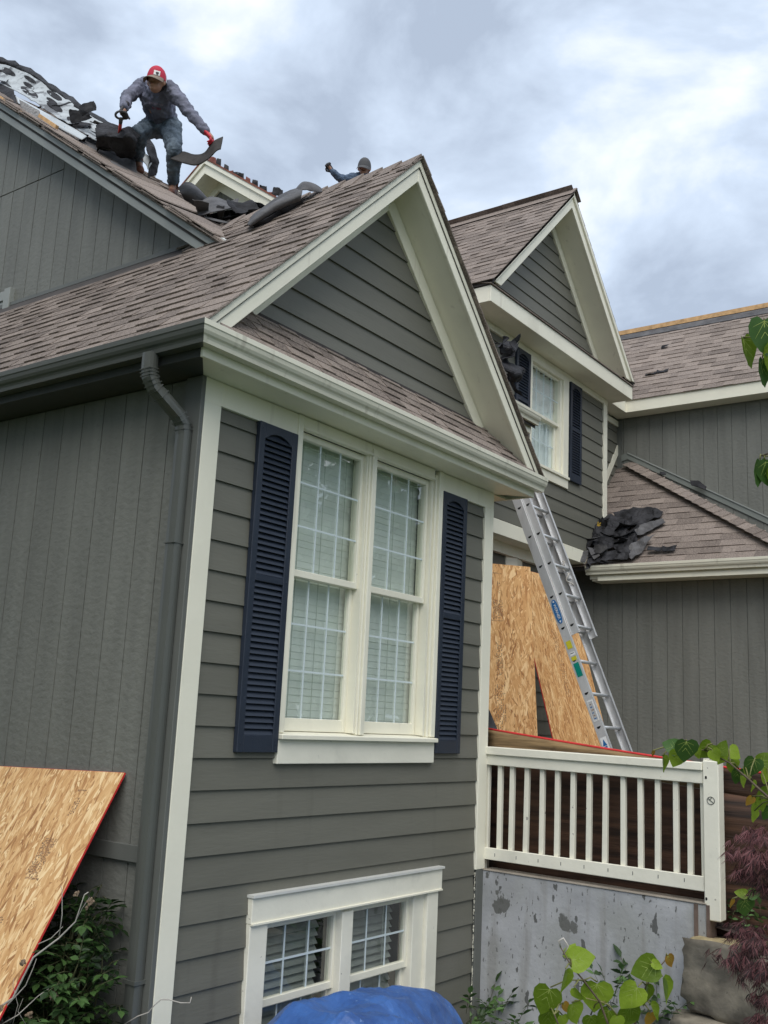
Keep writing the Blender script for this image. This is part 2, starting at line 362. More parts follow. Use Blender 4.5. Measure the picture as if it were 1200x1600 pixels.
ORIG = {}
def link(name, me, parent=None, kind=None, bevel=0, mw=None):
    o = bpy.data.objects.new(name, me); COL.objects.link(o)
    if parent is not None:
        o.parent = parent
        l = ORIG.get(parent.name)
        if l is not None: o.matrix_parent_inverse = Matrix.Translation(-l)
    if mw is not None: o.matrix_basis = mw
    if kind: o['kind'] = kind
    if bevel:
        b = o.modifiers.new('bevel', 'BEVEL'); b.width = bevel; b.segments = 1; b.limit_method = 'ANGLE'; b.angle_limit = math.radians(40)
    return o
def thing(name, label, cat, loc, group=None):
    o = bpy.data.objects.new(name, None); COL.objects.link(o); o.location = loc; o.empty_display_size = .1
    ORIG[o.name] = Vector(loc); o['label'] = label; o['category'] = cat
    if group: o['group'] = group
    return o
def tag(o, label, cat, group=None):
    o['label'] = label; o['category'] = cat
    if group: o['group'] = group
    return o
def bake(o):
    dg = bpy.context.evaluated_depsgraph_get(); dg.update()
    me = bpy.data.meshes.new_from_object(o.evaluated_get(dg)); o.modifiers.clear(); old = o.data; o.data = me
    return o
# ------------------------------------------------------------------ ground
def ground_h(x, y):
    d = math.hypot(x - CAM.x, y - CAM.y)
    base = .8 * max(0, 1 - d / 5.5) if d < 5.5 else 0
    return base - .02 * math.sin(x * 1.3) * math.cos(y * 1.7)
g = MB()
xs = [-400, -120, -40, -15] + [-8 + .8 * i for i in range(24)] + [14, 30, 90, 300]
ys = [-400, -120, -40, -15] + [-9 + .8 * i for i in range(16)] + [8, 25, 90, 400]
g.v = [(x, y, ground_h(x, y)) for y in ys for x in xs]
nx = len(xs)
g.f = [(j * nx + i, j * nx + i + 1, (j + 1) * nx + i + 1, (j + 1) * nx + i) for j in range(len(ys) - 1) for i in range(nx - 1)]
g.m = [0] * len(g.f)
g.build('ground', grass_m, None, True, 'structure')
# raised mulch terrace behind the retaining wall and the stones
g = MB(); NX, NY = 30, 26
def terr(x, y):
    z = 1.16 + .05 * mnoise.noise((x * 2, y * 2, 0)) + .025 * mnoise.noise((x * 9, y * 9, 3)) + .04 * max(0, x - 3.6)
    return z - max(0, -1.72 - y) * .22
for j in range(NY):
    for i in range(NX):
        x = 3.46 + 5.5 * (i / (NX - 1)) ** 1.4; y = -3.0 + 5.6 * j / (NY - 1)
        if j == 0: g.v.append((x, y - .3, .2))
        else: g.v.append((x, y, terr(x, y)))
g.f = [(j * NX + i, j * NX + i + 1, (j + 1) * NX + i + 1, (j + 1) * NX + i) for j in range(NY - 1) for i in range(NX - 1)]
g.m = [0] * len(g.f)
g.build('mulch_bed', soil, None, True, 'structure')

# ------------------------------------------------------------------ house
house = thing('house', 'gray two storey house with cream trim, navy shutters and shingle roofs being torn off', 'house', (1.69, 0, 0))

def wall_grid(mb, x0, x1, z0, z1, y0, y1, holes):
    X = sorted({x0, x1, *[h[0] for h in holes], *[h[1] for h in holes]}); Z = sorted({z0, z1, *[h[2] for h in holes], *[h[3] for h in holes]})
    for a, b in zip(X, X[1:]):
        for c, d in zip(Z, Z[1:]):
            mx_, mz_ = (a + b) / 2, (c + d) / 2
            if not any(h[0] < mx_ < h[1] and h[2] < mz_ < h[3] for h in holes): mb.box((a, y0, c), (b, y1, d))
    return mb
def lap(parent, y, b0, b1, t0, t1, z0, z1, nm='siding_board', proud=.02):
    j = random.uniform(-.0015, .0015)
    lo = [(b0, y - proud - j, z0), (b1, y - proud - j, z0), (b1, y, z0), (b0, y, z0)]
    hi = [(t0, y - .005, z1 + .001), (t1, y - .005, z1 + .001), (t1, y, z1 + .001), (t0, y, z1 + .001)]
    MB().hexa(lo, hi).build(nm, siding, parent)
def lap_wall(parent, y, x0, x1, z0, z1, ref, pitch, holes=()):
    k = math.ceil((z0 - ref) / pitch - 1e-6) - 1; z = ref + k * pitch
    while z < z1 - .01:
        a, b = max(z, z0), min(z + pitch, z1)
        cuts = [(x0, x1)]
        for hx0, hx1, hz0, hz1 in holes:
            if min(b, hz1) - max(a, hz0) > .66 * (b - a):
                n = []
                for c, d in cuts:
                    if hx1 <= c or hx0 >= d: n.append((c, d)); continue
                    if hx0 > c: n.append((c, hx0))
                    if hx1 < d: n.append((hx1, d))
                cuts = n
        if b - a > .015:
            for c, d in cuts:
                if d - c > .02: lap(parent, y, c, d, c, d, a, b)
        z += pitch
def lap_gable(parent, y, xc, za, z0, ref, pitch):
    z = ref + math.floor((z0 - ref) / pitch) * pitch
    while z < za - .05:
        a, b = max(z, z0), min(z + pitch, za - .002)
        w0, w1 = za - a, max(za - b, .004)
        if b - a > .02: lap(parent, y, xc - w0, xc + w0, xc - w1, xc + w1, a, b)
        z += pitch

def grooved_wall(parent, x, y0, y1, zb, zt, y_ref, pitch=.2068, nm='wall_plank', th=.009, m=t111, face=-1, joint=None):
    """vertical grooved boards on a wall x = const facing -X; zb, zt functions of y"""
    k = math.floor((y0 - y_ref) / pitch); ya = y_ref + k * pitch
    while ya < y1:
        a, b = max(ya + .0038, y0), min(ya + pitch - .0038, y1)
        if b - a > .01:
            segs = [(0, 1)] if joint is None else [(0, 2), (2, 1)]
            za, zb2 = [zb(a), zb(b)], [zt(a), zt(b)]
            parts = [(za, zb2)]
            if joint is not None and zb2[0] > joint + .05 and zb2[1] > joint + .02:
                parts = [(za, [joint - .006] * 2), ([joint + .006] * 2, zb2)]
            for lo, hi in parts:
                if hi[0] - lo[0] < .01 and hi[1] - lo[1] < .01: continue
                MB().prism([(x, a, lo[0]), (x, b, lo[1]), (x, b, hi[1]), (x, a, hi[0])], (-th + random.uniform(0, .001), 0, 0)).build(nm, m, parent)
        ya += pitch

def ring(mb, x0, x1, z0, z1, y0, y1, l, r, b, t):
    mb.box((x0, y0, z0), (x0 + l, y1, z1)); mb.box((x1 - r, y0, z0), (x1, y1, z1))
    if b: mb.box((x0 + l, y0 + .001, z0), (x1 - r, y1, z0 + b))
    if t: mb.box((x0 + l, y0 + .001, z1 - t), (x1 - r, y1, z1))
    return mb
def sash(win, gx0, gx1, gz0, gz1, y, l, r, b, t, nc, nr, gm=None, name='sash', barw=.0125):
    ring(MB(), gx0 - l, gx1 + r, gz0 - b, gz1 + t, y - .022, y + .018, l, r, b, t).build(name, trim, win, bevel=.003)
    MB().add([(gx0 - .005, y, gz0 - .005), (gx1 + .005, y, gz0 - .005), (gx1 + .005, y, gz1 + .005), (gx0 - .005, y, gz1 + .005)], [(0, 1, 2, 3)]).build('pane', gm or glass, win)
    for i in range(1, nc):
        x = gx0 + (gx1 - gx0) * i / nc
        MB().box((x - barw / 2, y - .007, gz0), (x + barw / 2, y - .003, gz1)).build('grille_bar', muntin_m, win)
    for i in range(1, nr):
        z = gz0 + (gz1 - gz0) * i / nr
        MB().box((gx0, y - .0075, z - barw / 2), (gx1, y - .0025, z + barw / 2)).build('grille_bar', muntin_m, win)
def blinds(win, x0, x1, z0, z1, y, pitch=.046, tilt=62, m=blind_m, skew=0):
    t = math.radians(tilt); c, s = math.cos(t) * .025, math.sin(t) * .025
    me = MB().hexa([(x0, -c, -s), (x1, -c, -s), (x1, -c + .003, -s - .001), (x0, -c + .003, -s - .001)], [(x0, c, s), (x1, c, s), (x1, c + .003, s - .001), (x0, c + .003, s - .001)]).mesh('blind_slat', m)
    z = z0
    while z < z1:
        link('blind_slat', me, win, mw=Matrix.Translation((random.uniform(-.004, .004), y, z)) @ Matrix.Rotation(random.uniform(-.035, .035), 4, 'X'))
        z += pitch
    for fx in (.2, .5, .8):
        x = x0 + (x1 - x0) * fx
        MB().box((x - .002, y - .03, z0), (x + .002, y - .027, z1)).build('blind_cord', mat('blind cord', (.5, .53, .48), .7, .05), win)

def shutter(x0, x1, z0, z1, y, zmid, pitch=.0365):
    st = .052 * (x1 - x0) / .36; mb = MB()
    mb.box((x0 + st, y + .012, z0 + .02), (x1 - st, y + .02, z1 - .02))
    mb.box((x0, y - .012, z0), (x0 + st, y + .022, z1)); mb.box((x1 - st, y - .012, z0), (x1, y + .022, z1))
    rb, rt, rm = .10, .055, .042
    mb.box((x0 + st, y - .011, z0), (x1 - st, y + .022, z0 + rb)); mb.box((x0 + st, y - .011, zmid - rm / 2), (x1 - st, y + .022, zmid + rm / 2))
    # arched top rail
    n = 16; xa, xb = x0 + st, x1 - st; low = []
    for i in range(n + 1):
        u = i / n; low.append((xa + (xb - xa) * u, y - .011, z1 - rt - .045 * (1 - math.sin(PI * (u - .06) / .88) ** .6 if .061 < u < .939 else 1)))
    mb.prism(low + [(xb, y - .011, z1), (xa, y - .011, z1)], (0, .03, 0))
    sh = mb.build('shutter', navy, house, bevel=.003)
    a, b = x0 + st + .001, x1 - st - .001
    me = MB().hexa([(a, -.010, -pitch * .46), (b, -.010, -pitch * .46), (b, -.004, -pitch * .46), (a, -.004, -pitch * .46)], [(a, .008, pitch * .46), (b, .008, pitch * .46), (b, .012, pitch * .46), (a, .012, pitch * .46)]).mesh('louvre', navy)
    for lo, hi in ((z0 + rb, zmid - rm / 2), (zmid + rm / 2, z1 - rt - .01)):
        k = int((hi - lo) / pitch)
        for i in range(k): link('louvre', me, sh, mw=Matrix.Translation((0, y, lo + (i + .5) * (hi - lo) / k)))
    for px_, pz in ((x0 + st / 2, z0 + .05), (x1 - st / 2, z0 + .05), (x0 + st / 2, z1 - .04), (x1 - st / 2, zmid)):
        MB().ball((px_, y - .013, pz), (.006, .003, .006), 6).build('screw', navy, sh)
    return sh

# ---- front block: front wall (y = 0, x 0 .. 3.38)
HOLES = [(.87, 2.46, 2.30, 4.26), (.80, 2.58, .16, 1.21)]
fw = wall_grid(MB(), .01, 3.37, -.1, 4.80, .001, .14, HOLES).build('front_wall', gray_trim, house)
lap_wall(fw, 0, .137, 3.243, .02, 4.19, 2.150, .1775, [(.835, 2.565, 2.13, 4.4), (.70, 2.69, .05, 1.36)])
MB().box((.02, .75, 0), (3.36, .80, 4.7)).build('interior_wall', room_m, house)
MB().box((0, -.032, -.05), (.137, .0, 4.19)).build('corner_board', trim, fw, bevel=.004)
MB().box((3.243, -.032, 1.30), (3.38, 0, 4.19)).build('corner_board', trim, fw, bevel=.004)
MB().box((3.262, -.030, -.05), (3.38, 0, 1.298)).build('corner_board', gray_trim, fw, bevel=.004)
# paint chips left along the old corner edge
ch = MB()
for i in range(70):
    z = random.uniform(.3, 1.27); w, h = random.uniform(.003, .012), random.uniform(.004, .03)
    ch.box((3.252 - w, -.0225, z), (3.252 + random.uniform(-.004, .006), -.020, z + h))
ch.build('paint_chip', trim, fw, kind='stuff')
for a, b in ((.137, .83), (2.57, 3.243)):
    MB().box((a, -.030, 4.19), (b, 0, 4.335)).build('frieze_board', trim, fw, bevel=.003)
MB().box((0, -.029, 4.19), (.137, 0, 4.335)).build('frieze_board', trim, fw); MB().box((3.243, -.029, 4.19), (3.38, 0, 4.335)).build('frieze_board', trim, fw)

# ---- main double window
mb = MB()
mb.box((.83, -.04, 2.30), (.880, .10, 4.335)); mb.box((1.636, -.050, 2.30), (1.686, .10, 4.30)).box((1.618, -.034, 2.30), (1.634, .10, 4.30)).box((1.688, -.034, 2.30), (1.704, .10, 4.30)); mb.box((2.515, -.045, 2.30), (2.57, .10, 4.335)).box((2.488, -.025, 2.30), (2.513, .10, 4.30)).box((2.458, -.008, 2.30), (2.486, .10, 4.30))
mb.box((.88, -.038, 4.262), (2.452, .10, 4.334))
mb.box((.88, -.052, 4.245), (2.452, -.0, 4.262))
win = mb.build('window', trim, house, bevel=.004)
for a, b in ((.880, .892), (1.600, 1.616), (1.706, 1.72), (2.44, 2.456)): MB().box((a, -.02, 2.31), (b, .10, 4.262)).build('window_stop', trim, win)
MB().hexa([(.825, -.075, 2.262), (2.575, -.075, 2.262), (2.575, .10, 2.262), (.825, .10, 2.262)], [(.825, -.075, 2.292), (2.575, -.075, 2.292), (2.575, .10, 2.312), (.825, .10, 2.312)]).build('window_sill', trim, win, bevel=.004)
MB().box((.828, -.042, 2.115), (2.572, -.001, 2.262)).build('window_apron', trim_worn, win, bevel=.003)
for (a, b) in ((.918, 1.572), (1.745, 2.408)):
    sash(win, a, b, 3.330, 4.200, .030, .028, .028, .045, .045, 3, 3)
    sash(win, a + .022, b - .004, 2.393, 3.287, .072, .05, .032, .082, .045, 3, 3)
    blinds(win, a - .03, b + .10, 2.38, 4.20, .125, .0462, 87)
    MB().box((a - .02, .10, 4.19), (b + .02, .15, 4.25)).build('blind_headrail', blind_m, win)

# ---- basement window
mb = MB()
mb.box((.69, -.042, .10), (.845, 0, 1.21)); mb.box((2.56, -.042, .10), (2.70, 0, 1.21))
mb.box((.835, -.012, .10), (.857, .10, 1.205)); mb.box((2.42, -.012, .10), (2.56, .10, 1.205)); mb.box((.857, -.012, 1.178), (2.42, .10, 1.208)); mb.box((1.578, -.03, .10), (1.695, .10, 1.178))
win = mb.build('window', trim_worn, house, bevel=.004)
MB().box((.688, -.05, 1.21), (2.732, 0, 1.356)).build('window_head', trim_worn, win, bevel=.003)
MB().box((.680, -.066, 1.357), (2.740, 0, 1.372)).build('drip_cap', metal_white, win)
MB().box((.690, -.060, 1.203), (2.730, -.042, 1.214)).build('drip_cap', trim, win)
for a, b in ((.872, 1.56), (1.722, 2.392)):
    sash(win, a, b, .752, 1.150, .05, .015, .03, .045, .03, 3, 2)
    sash(win, a + .01, b, .22, .69, .085, .025, .03, .06, .03, 3, 2)
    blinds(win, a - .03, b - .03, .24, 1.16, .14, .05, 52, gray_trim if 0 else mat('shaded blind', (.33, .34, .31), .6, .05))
MB().box((.83, -.09, .06), (2.56, .08, .10)).build('window_sill', trim, win)

# ---- shutters beside the main window
shutter(.464, .822, 2.183, 4.190, -.036, 3.22)
shutter(2.578, 2.930, 2.183, 4.190, -.036, 3.22)

# ---- left grooved wall (x = 0)
lw = MB().box((.001, .01, -.1), (.14, 7.2, 4.6)).build('left_wall', groove, house)
grooved_wall(lw, 0, .10, 7.2, lambda y: .1, lambda y: 4.33, .2546)
MB().box((-.034, -.032, -.05), (-.002, .105, 4.335)).build('corner_board', gray_trim, lw, bevel=.003)
MB().box((-.042, .106, 1.585), (-.014, 7.1, 1.675)).build('trim_band', gray_trim, lw, bevel=.003)

# ---- front gable: rake boards, soffits, gable wall
XC = 1.69
gw = MB().prism([(XC - 1.86, .002, 4.52), (XC + 1.86, .002, 4.52), (XC, .002, 6.38)], (0, .12, 0)).build('gable_wall', gray_trim, house)
lap_gable(gw, 0, XC, 6.185, 4.883, 2.150, .1775)
for s in (-1, 1):
    P = lambda d, z: (XC + s * d, z)
    def xz(pts, y, t): return MB().prism([(x, y, z) for x, z in pts], (0, t, 0))
    xz([P(0, 6.452), P(0, 6.335), P(1.805, 4.53), P(1.922, 4.53)], -.292, .026).build('rake_board', trim, house, bevel=.004)
    xz([P(0, 6.508), P(0, 6.450), P(1.920, 4.53), P(1.978, 4.53)], -.304, .038).build('rake_trim', trim, house, bevel=.004)
    xz([P(0, 6.375), P(0, 6.345), P(1.80, 4.545), P(1.83, 4.545)], -.266, .266).build('rake_soffit', trim, house)
    xz([P(.0, 6.340), P(0, 6.175), P(1.50, 4.675), P(1.665, 4.675)], -.036, .034).build('rake_frieze', trim, gw, bevel=.003)

# ---- eaves: fascias, soffits, gutters
MB().box((-.26, -.262, 4.335), (3.66, -.238, 4.49)).build('fascia', trim, house, bevel=.003)
MB().box((-.262, -.237, 4.337), (-.238, 7.2, 4.49)).build('fascia', eave_shade, house)
MB().box((3.638, -.237, 4.337), (3.662, 2.2, 4.49)).build('fascia', trim, house)
MB().prism([(-.236, -.236, 4.338), (3.636, -.236, 4.338), (3.40, -.001, 4.338), (-.001, -.001, 4.338)], (0, 0, .02)).build('soffit', trim, house)
MB().prism([(-.236, -.234, 4.338), (-.002, 0, 4.338), (-.002, 7.2, 4.338), (-.236, 7.2, 4.338)], (0, 0, .02)).build('soffit', eave_shade, house)
MB().box((3.382, .0, 4.338), (3.636, 2.2, 4.358)).build('soffit', trim, house)
MB().box((3.37, .001, -.1), (3.384, 2.2, 4.338)).build('right_wall', siding, house)
GP = [(0, .118), (0, 0), (.062, 0), (.066, .022), (.072, .034), (.084, .044), (.093, .060), (.098, .082), (.103, .088), (.103, .118), (.096, .121), (.094, .112), (.096, .092), (.088, .086), (.084, .064), (.076, .052), (.062, .040), (.056, .008), (.006, .008), (.006, .118)]
def gutter(path, outs, m, z, name='gutter', sc=1.0):
    return MB().sweep([(x, y, z) for x, y in path], [(a * sc, b * sc) for a, b in GP], outs, mi=0).build(name, m, house, smooth=False)
gt = gutter([(-.263, -.263), (3.71, -.263)], [(-1, -1, 0), (0, -1, 0)], gutter_cream, 4.388)
MB().prism([(3.71, -.263 - a, 4.388 + b) for a, b in GP[:10]], (.004, 0, 0)).build('gutter_end_cap', gutter_cream, gt)
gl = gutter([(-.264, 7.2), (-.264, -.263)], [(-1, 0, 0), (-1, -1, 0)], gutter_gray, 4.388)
MB().prism([(-.262 - a * 1.012, -.262 - a * 1.012, 4.387 + b) for a, b in GP[2:10]] , (.03, 0.0, 0)).build('gutter_corner_strip', gutter_cream, gt)
# downspout with two elbows
pts = [(-.325, .100, 4.395), (-.325, .100, 4.30), (-.318, .098, 4.255), (-.285, .090, 4.20), (-.20, .070, 4.135), (-.115, .058, 4.075), (-.080, .052, 4.03), (-.070, .050, 3.97), (-.070, .050, 3.4), (-.070, .050, .2)]
mb = MB(); rings = []
for i, p in enumerate(pts):
    p = Vector(p); d = (Vector(pts[min(i + 1, len(pts) - 1)]) - Vector(pts[max(i - 1, 0)])).normalized()
    a = V(0, 1, 0); a = (a - d * a.dot(d)).normalized(); b = d.cross(a)
    for t in range(12):
        th = 2 * PI * (t + .5) / 12; cx, sx = math.cos(th), math.sin(th); k = 1 / max(abs(cx), abs(sx)); k = min(k, 1.24)
        mb.v.append(tuple(p + a * cx * k * .041 + b * sx * k * .033))
mb.f = [(i * 12 + j, i * 12 + (j + 1) % 12, (i + 1) * 12 + (j + 1) % 12, (i + 1) * 12 + j) for i in range(len(pts) - 1) for j in range(12)]; mb.m = [0] * len(mb.f)
dsp = mb.build('downspout', gutter_gray, house)
for seg in ((1, 4, 7), (5, 7, 4)):       # elbow crimps
    for i in range(seg[2]):
        u = seg[0] + (seg[1] - seg[0]) * i / seg[2]; k = int(u); q = Vector(pts[k]).lerp(Vector(pts[k + 1]), u - k); d = (Vector(pts[k + 1]) - Vector(pts[k])).normalized()
        a = V(0, 1, 0); b = d.cross(a).normalized(); a = b.cross(d)
        MB().hexa(*[[q + d * e + a * s_ * .0425 + b * t_ * .0345 for s_, t_ in ((-1, -1), (1, -1), (1, 1), (-1, 1))] for e in (-.0025, .0025)]).build('crimp', gutter_gray, dsp)
MB().box((-.108, .006, 3.33), (-.03, .094, 3.335)).build('strap', gutter_gray, dsp)
MB().box((-.109, .004, 1.0), (-.03, .096, 1.02)).build('strap', gutter_gray, dsp)

# ------------------------------------------------------------------ shingled roofs
TABS = []     # (area in view, roof object, mesh variant, matrix)
TABV = {}
def tab_mesh(w, thick, L):
    key = (round(w, 2), thick, L)
    if key not in TABV:
        w = key[0] / 2; t = .015 if thick else .008
        b = MB().hexa([(-w, 0, 0), (w, 0, 0), (w, L, -.006), (-w, L, -.006)], [(-w, 0, t), (w, 0, t), (w, L, .003), (-w, L, .003)])
        TABV[key] = b
    return key
def shingle_roof(deck, O, u, v, u_rng, v_max, keep=None, exp=.143, w_rng=(.10, .26), v0=0.0):
    """tabs over a slope: O corner, u along the course, v up the slope"""
    u, v = Vector(u).normalized(), Vector(v).normalized(); n = u.cross(v)
    if n.z < 0: n = -n
    right = v.cross(n)
    rows = int((v_max - v0) / exp) + 1
    for r in range(rows):
        vv = v0 + r * exp; a, b = u_rng(vv); a -= random.uniform(0, .0); x = a; thick = random.random() < .5
        wav = 0
        while x < b - .02:
            w = round(min(random.uniform(*w_rng), b - x), 2)
            if b - x - w < .06: w = round(b - x, 2)
            c = Vector(O) + u * (x + w / 2) + v * (vv + wav + random.uniform(-.0015, .0015))
            if w > .015 and (keep is None or keep(c)):
                k = tab_mesh(max(w - .003, .02), thick, round(min(exp * 1.12, 9), 3))
                mw = Matrix(((right.x, v.x, n.x, c.x), (right.y, v.y, n.y, c.y), (right.z, v.z, n.z, c.z), (0, 0, 0, 1)))
                q = [pix(c + u * s_ * w / 2 + v * t_) for s_, t_ in ((-1, 0), (1, 0), (1, exp), (-1, exp))]
                ar = abs(sum(q[i][0] * q[(i + 1) % 4][1] - q[(i + 1) % 4][0] * q[i][1] for i in range(4))) / 2
                m_ = sum(p[0] for p in q) / 4, sum(p[1] for p in q) / 4
                if not (0 < m_[0] < 1200 and 0 < m_[1] < 1600): ar *= .01
                if (CAM - c).dot(n) < 0: ar *= .01
                TABS.append((ar, deck, k, mw))
            x += w; thick = not thick if random.random() < .85 else thick
S2 = math.sqrt(.5)
R2 = math.sqrt(2)
MRK = .12
def mrz(x, y): return 5.165 + .711 * y + MRK * (x - 1.2)
# left slope of the front gable
dk = MB().prism([(-.31, -.30, 4.505), (XC, -.30, 6.505), (XC, 2.3, 6.505), (1.46, 2.3, 6.275), (1.46, 7.2, 6.275), (-.31, 7.2, 4.505)], (0, 0, -.06)).build('roof', deck_m, house)
shingle_roof(dk, (-.335, 7.1, 4.496), (0, -1, 0), (S2, 0, S2), lambda v: (0, 7.42), 2.83, keep=lambda c: (c.x < 1.46 or c.y < 2.1) and c.z > mrz(c.x, c.y) - .35 * (c.x > 1.1) - 9 * (c.x <= 1.1))
# ridge cap
for i in range(13):
    y = -.31 + i * .18
    MB().add([(XC - .15, y, 6.39), (XC, y, 6.56), (XC + .15, y, 6.39), (XC - .15, y + .2, 6.375), (XC, y + .2, 6.538), (XC + .15, y + .2, 6.375), (XC - .15, y, 6.375), (XC + .15, y, 6.375), (XC, y, 6.54)], [(0, 1, 4, 3), (1, 2, 5, 4), (0, 6, 8, 1), (1, 8, 7, 2)]).build('ridge_shingle', shingle_m, dk)
# right slope
dk = MB().prism([(XC, -.30, 6.505), (XC, 2.3, 6.505), (3.69, 2.3, 4.505), (3.69, -.30, 4.505)], (0, 0, -.06)).build('roof', deck_m, house)
shingle_roof(dk, (3.715, -.335, 4.496), (0, 1, 0), (-S2, 0, S2), lambda v: (0, 2.4), 2.8)
# pent skirt below the gable wall
dk = MB().prism([(-.24, -.30, 4.520), (3.62, -.30, 4.520), (3.28, -.012, 4.850), (.10, -.012, 4.850)], (0, 0, -.05)).build('roof', deck_m, house)
shingle_roof(dk, (-.30, -.345, 4.490), (1, 0, 0), (0, .66, .751), lambda v: (max(.12, v * S2), 3.94 - v * S2), .47, keep=lambda c: c.z < 4.70 + c.x and c.z < 4.70 + 3.38 - c.x, exp=.112)
MB().box((.1, -.026, 4.86), (3.28, -.004, 4.882)).build('flashing', shingle_d, gw)

# ------------------------------------------------------------------ main block: upper left wall, main slope
RK = lambda y: 5.125 + .711 * y
uw = MB().prism([(1.452, 1.42, 5.9), (1.452, 7.4, 5.9), (1.452, 7.4, RK(7.4) - .1), (1.452, 1.42, RK(1.42) - .1)], (.15, 0, 0)).build('upper_wall', groove, house)
grooved_wall(uw, 1.45, 1.40, 7.4, lambda y: 6.22, lambda y: RK(y) - .13, 3.5740, m=t111_up, joint=7.545)
MB().box((1.60, 1.42, 4.2), (5.6, 1.56, 6.0)).build('wall', siding, house)
MB().hexa([(1.12, 1.40, 6.225), (1.45, 1.40, 6.225), (1.45, 7, 6.225), (1.40, 7, 6.2)], [(1.425, 1.40, 6.30), (1.45, 1.40, 6.30), (1.45, 7, 6.285), (1.425, 7, 6.285)]).build('step_flashing', flash_m, uw) if 0 else None
MB().box((1.405, 1.5, 6.225), (1.432, 7.0, 6.262)).build('flashing', gray_trim, uw)
def yz(pts, x, t): return MB().prism([(x, y, z) for y, z in pts], (t, 0, 0))
ya, yb = 1.12, 7.4
yz([(ya + .10, RK(ya + .1) - .05), (yb, RK(yb) - .05), (yb, RK(yb) - .165), (ya + .22, RK(ya + .22) - .165)], 1.205, .03).build('rake_board', rake_gray, house, bevel=.003)
yz([(ya, RK(ya)), (yb, RK(yb)), (yb, RK(yb) - .06), (ya + .07, RK(ya + .07) - .06)], 1.180, .05).build('rake_trim', rake_gray, house, bevel=.003)
yz([(ya + .2, RK(ya + .2) - .15), (yb, RK(yb) - .15), (yb, RK(yb) - .17), (ya + .2, RK(ya + .2) - .17)], 1.236, .22).build('rake_soffit', rake_gray, house)
yv = 6.1
c4 = [(1.2, 1.09), (2.62, 1.09), (2.62, yv), (1.2, yv)]
dk = MB().prism([(x, y, mrz(x, y) - .036) for x, y in c4], (0, 0, -.09)).build('roof', deck_m, house)
sl = V(0, 1, .711).normalized()
def mr_keep(c):
    return c.z > 4.8 + min(c.x, 3.38 - c.x) - .1
shingle_roof(dk, (1.165, 1.07, mrz(1.165, 1.07) - .03), V(1, 0, MRK), sl, lambda v: (0, 1.47), 6.1, keep=mr_keep)
MB().prism([(2.63, 1.09, 4.9), (5.5, 1.09, 4.9), (5.5, 6.2, 8.4), (2.63, 6.2, 8.4)], (0, 0, -.09)).build('roof', shingle_m, house)
MB().prism([(1.2, yv, mrz(1.2, yv) - .03), (2.62, yv, mrz(2.62, yv) - .03), (2.62, 9.5, mrz(2.62, yv) - 2.4), (1.2, 9.5, mrz(1.2, yv) - 2.4)], (0, 0, -.09)).build('roof', deck_m, house)
# layered shingle edge at the torn rake
for i in range(3):
    for k in range(16):
        y0 = 1.2 + k * .38 + random.uniform(-.1, .1); y1 = y0 + random.uniform(.25, .5); dx = .02 + random.uniform(0, .03)
        zz = .012 + i * .018 + random.uniform(0, .01)
        MB().hexa([(1.17 - dx, y0, RK(y0) + zz), (1.8, y0, mrz(1.8, y0) + zz - .02), (1.8, y1, mrz(1.8, y1) + zz - .02), (1.17 - dx, y1, RK(y1) + zz)], [(1.17 - dx, y0, RK(y0) + zz + .012), (1.8, y0, mrz(1.8, y0) + zz - .008), (1.8, y1, mrz(1.8, y1) + zz - .008), (1.17 - dx, y1, RK(y1) + zz + .012)]).build('loose_shingle', shingle_m, dk)
# small window low on the upper wall
w2 = MB().box((1.39, 4.36, 5.9), (1.45, 4.46, 6.42)).box((1.395, 4.46, 6.30), (1.45, 5.6, 6.40)).box((1.41, 4.46, 6.235), (1.45, 5.6, 6.30)).build('window', rake_gray, house, bevel=.003)
MB().add([(1.425, 4.46, 5.9), (1.425, 5.6, 5.9), (1.425, 5.6, 6.24), (1.425, 4.46, 6.24)], [(0, 1, 2, 3)]).build('pane', glass, w2); MB().box((1.432, 4.46, 5.9), (1.436, 5.6, 6.24)).build('dark_backing', room_m, w2)
# little white kick-out flashing at the foot of the rake
for a, b in ((0, .05), (.055, .10)):
    MB().hexa([(1.13 + a, 1.02, 5.90), (1.13 + b, 1.00, 5.90), (1.17 + b, 1.20, 6.00), (1.17 + a, 1.22, 6.00)], [(1.125 + a, 1.03, 5.925), (1.125 + b, 1.02, 5.93 + a * .6), (1.165 + b, 1.18, 6.05), (1.165 + a, 1.20, 6.04)]).build('flashing', metal_white, house)

# ---- far gable of the main block
FZ = lambda y: 10.48 - .703 * abs(y - 6.3)
for s in (-1, 1):
    Q = lambda d, o: (6.3 + s * d, 10.48 - .703 * d - o)
    yz([Q(0, 0), Q(4.6, 0), Q(4.6, .07), Q(0, .07)], 5.47, .05).build('rake_trim', trim, house)
    yz([Q(0, .06), Q(4.5, .06), Q(4.5, .22), Q(0, .22)], 5.50, .03).build('rake_board', trim, house)
    yz([Q(0, .20), Q(4.5, .20), Q(4.5, .22), Q(0, .22)], 5.53, .32).build('rake_soffit', trim, house)
    yz([Q(0, .22), Q(4.3, .22), Q(4.3, .36), Q(0, .36)], 5.81, .03).build('rake_frieze', trim, house)
    MB().prism([(5.46, *Q(0, -.03)), (9.5, *Q(0, -.03)), (9.5, *Q(4.6, -.03)), (5.46, *Q(4.6, -.03))], (0, 0, -.03)).build('roof', mat('bare reddish decking', (.20, .075, .05), .9, .3, (8, 8, 8)), house)
fg = MB().prism([(5.856, 2.6, 7.0), (5.856, 10.0, 7.0), (5.856, 10.0, 7.6), (5.856, 6.3, 10.20), (5.856, 2.6, 7.6)], (.1, 0, 0)).build('far_gable_wall', groove, house)
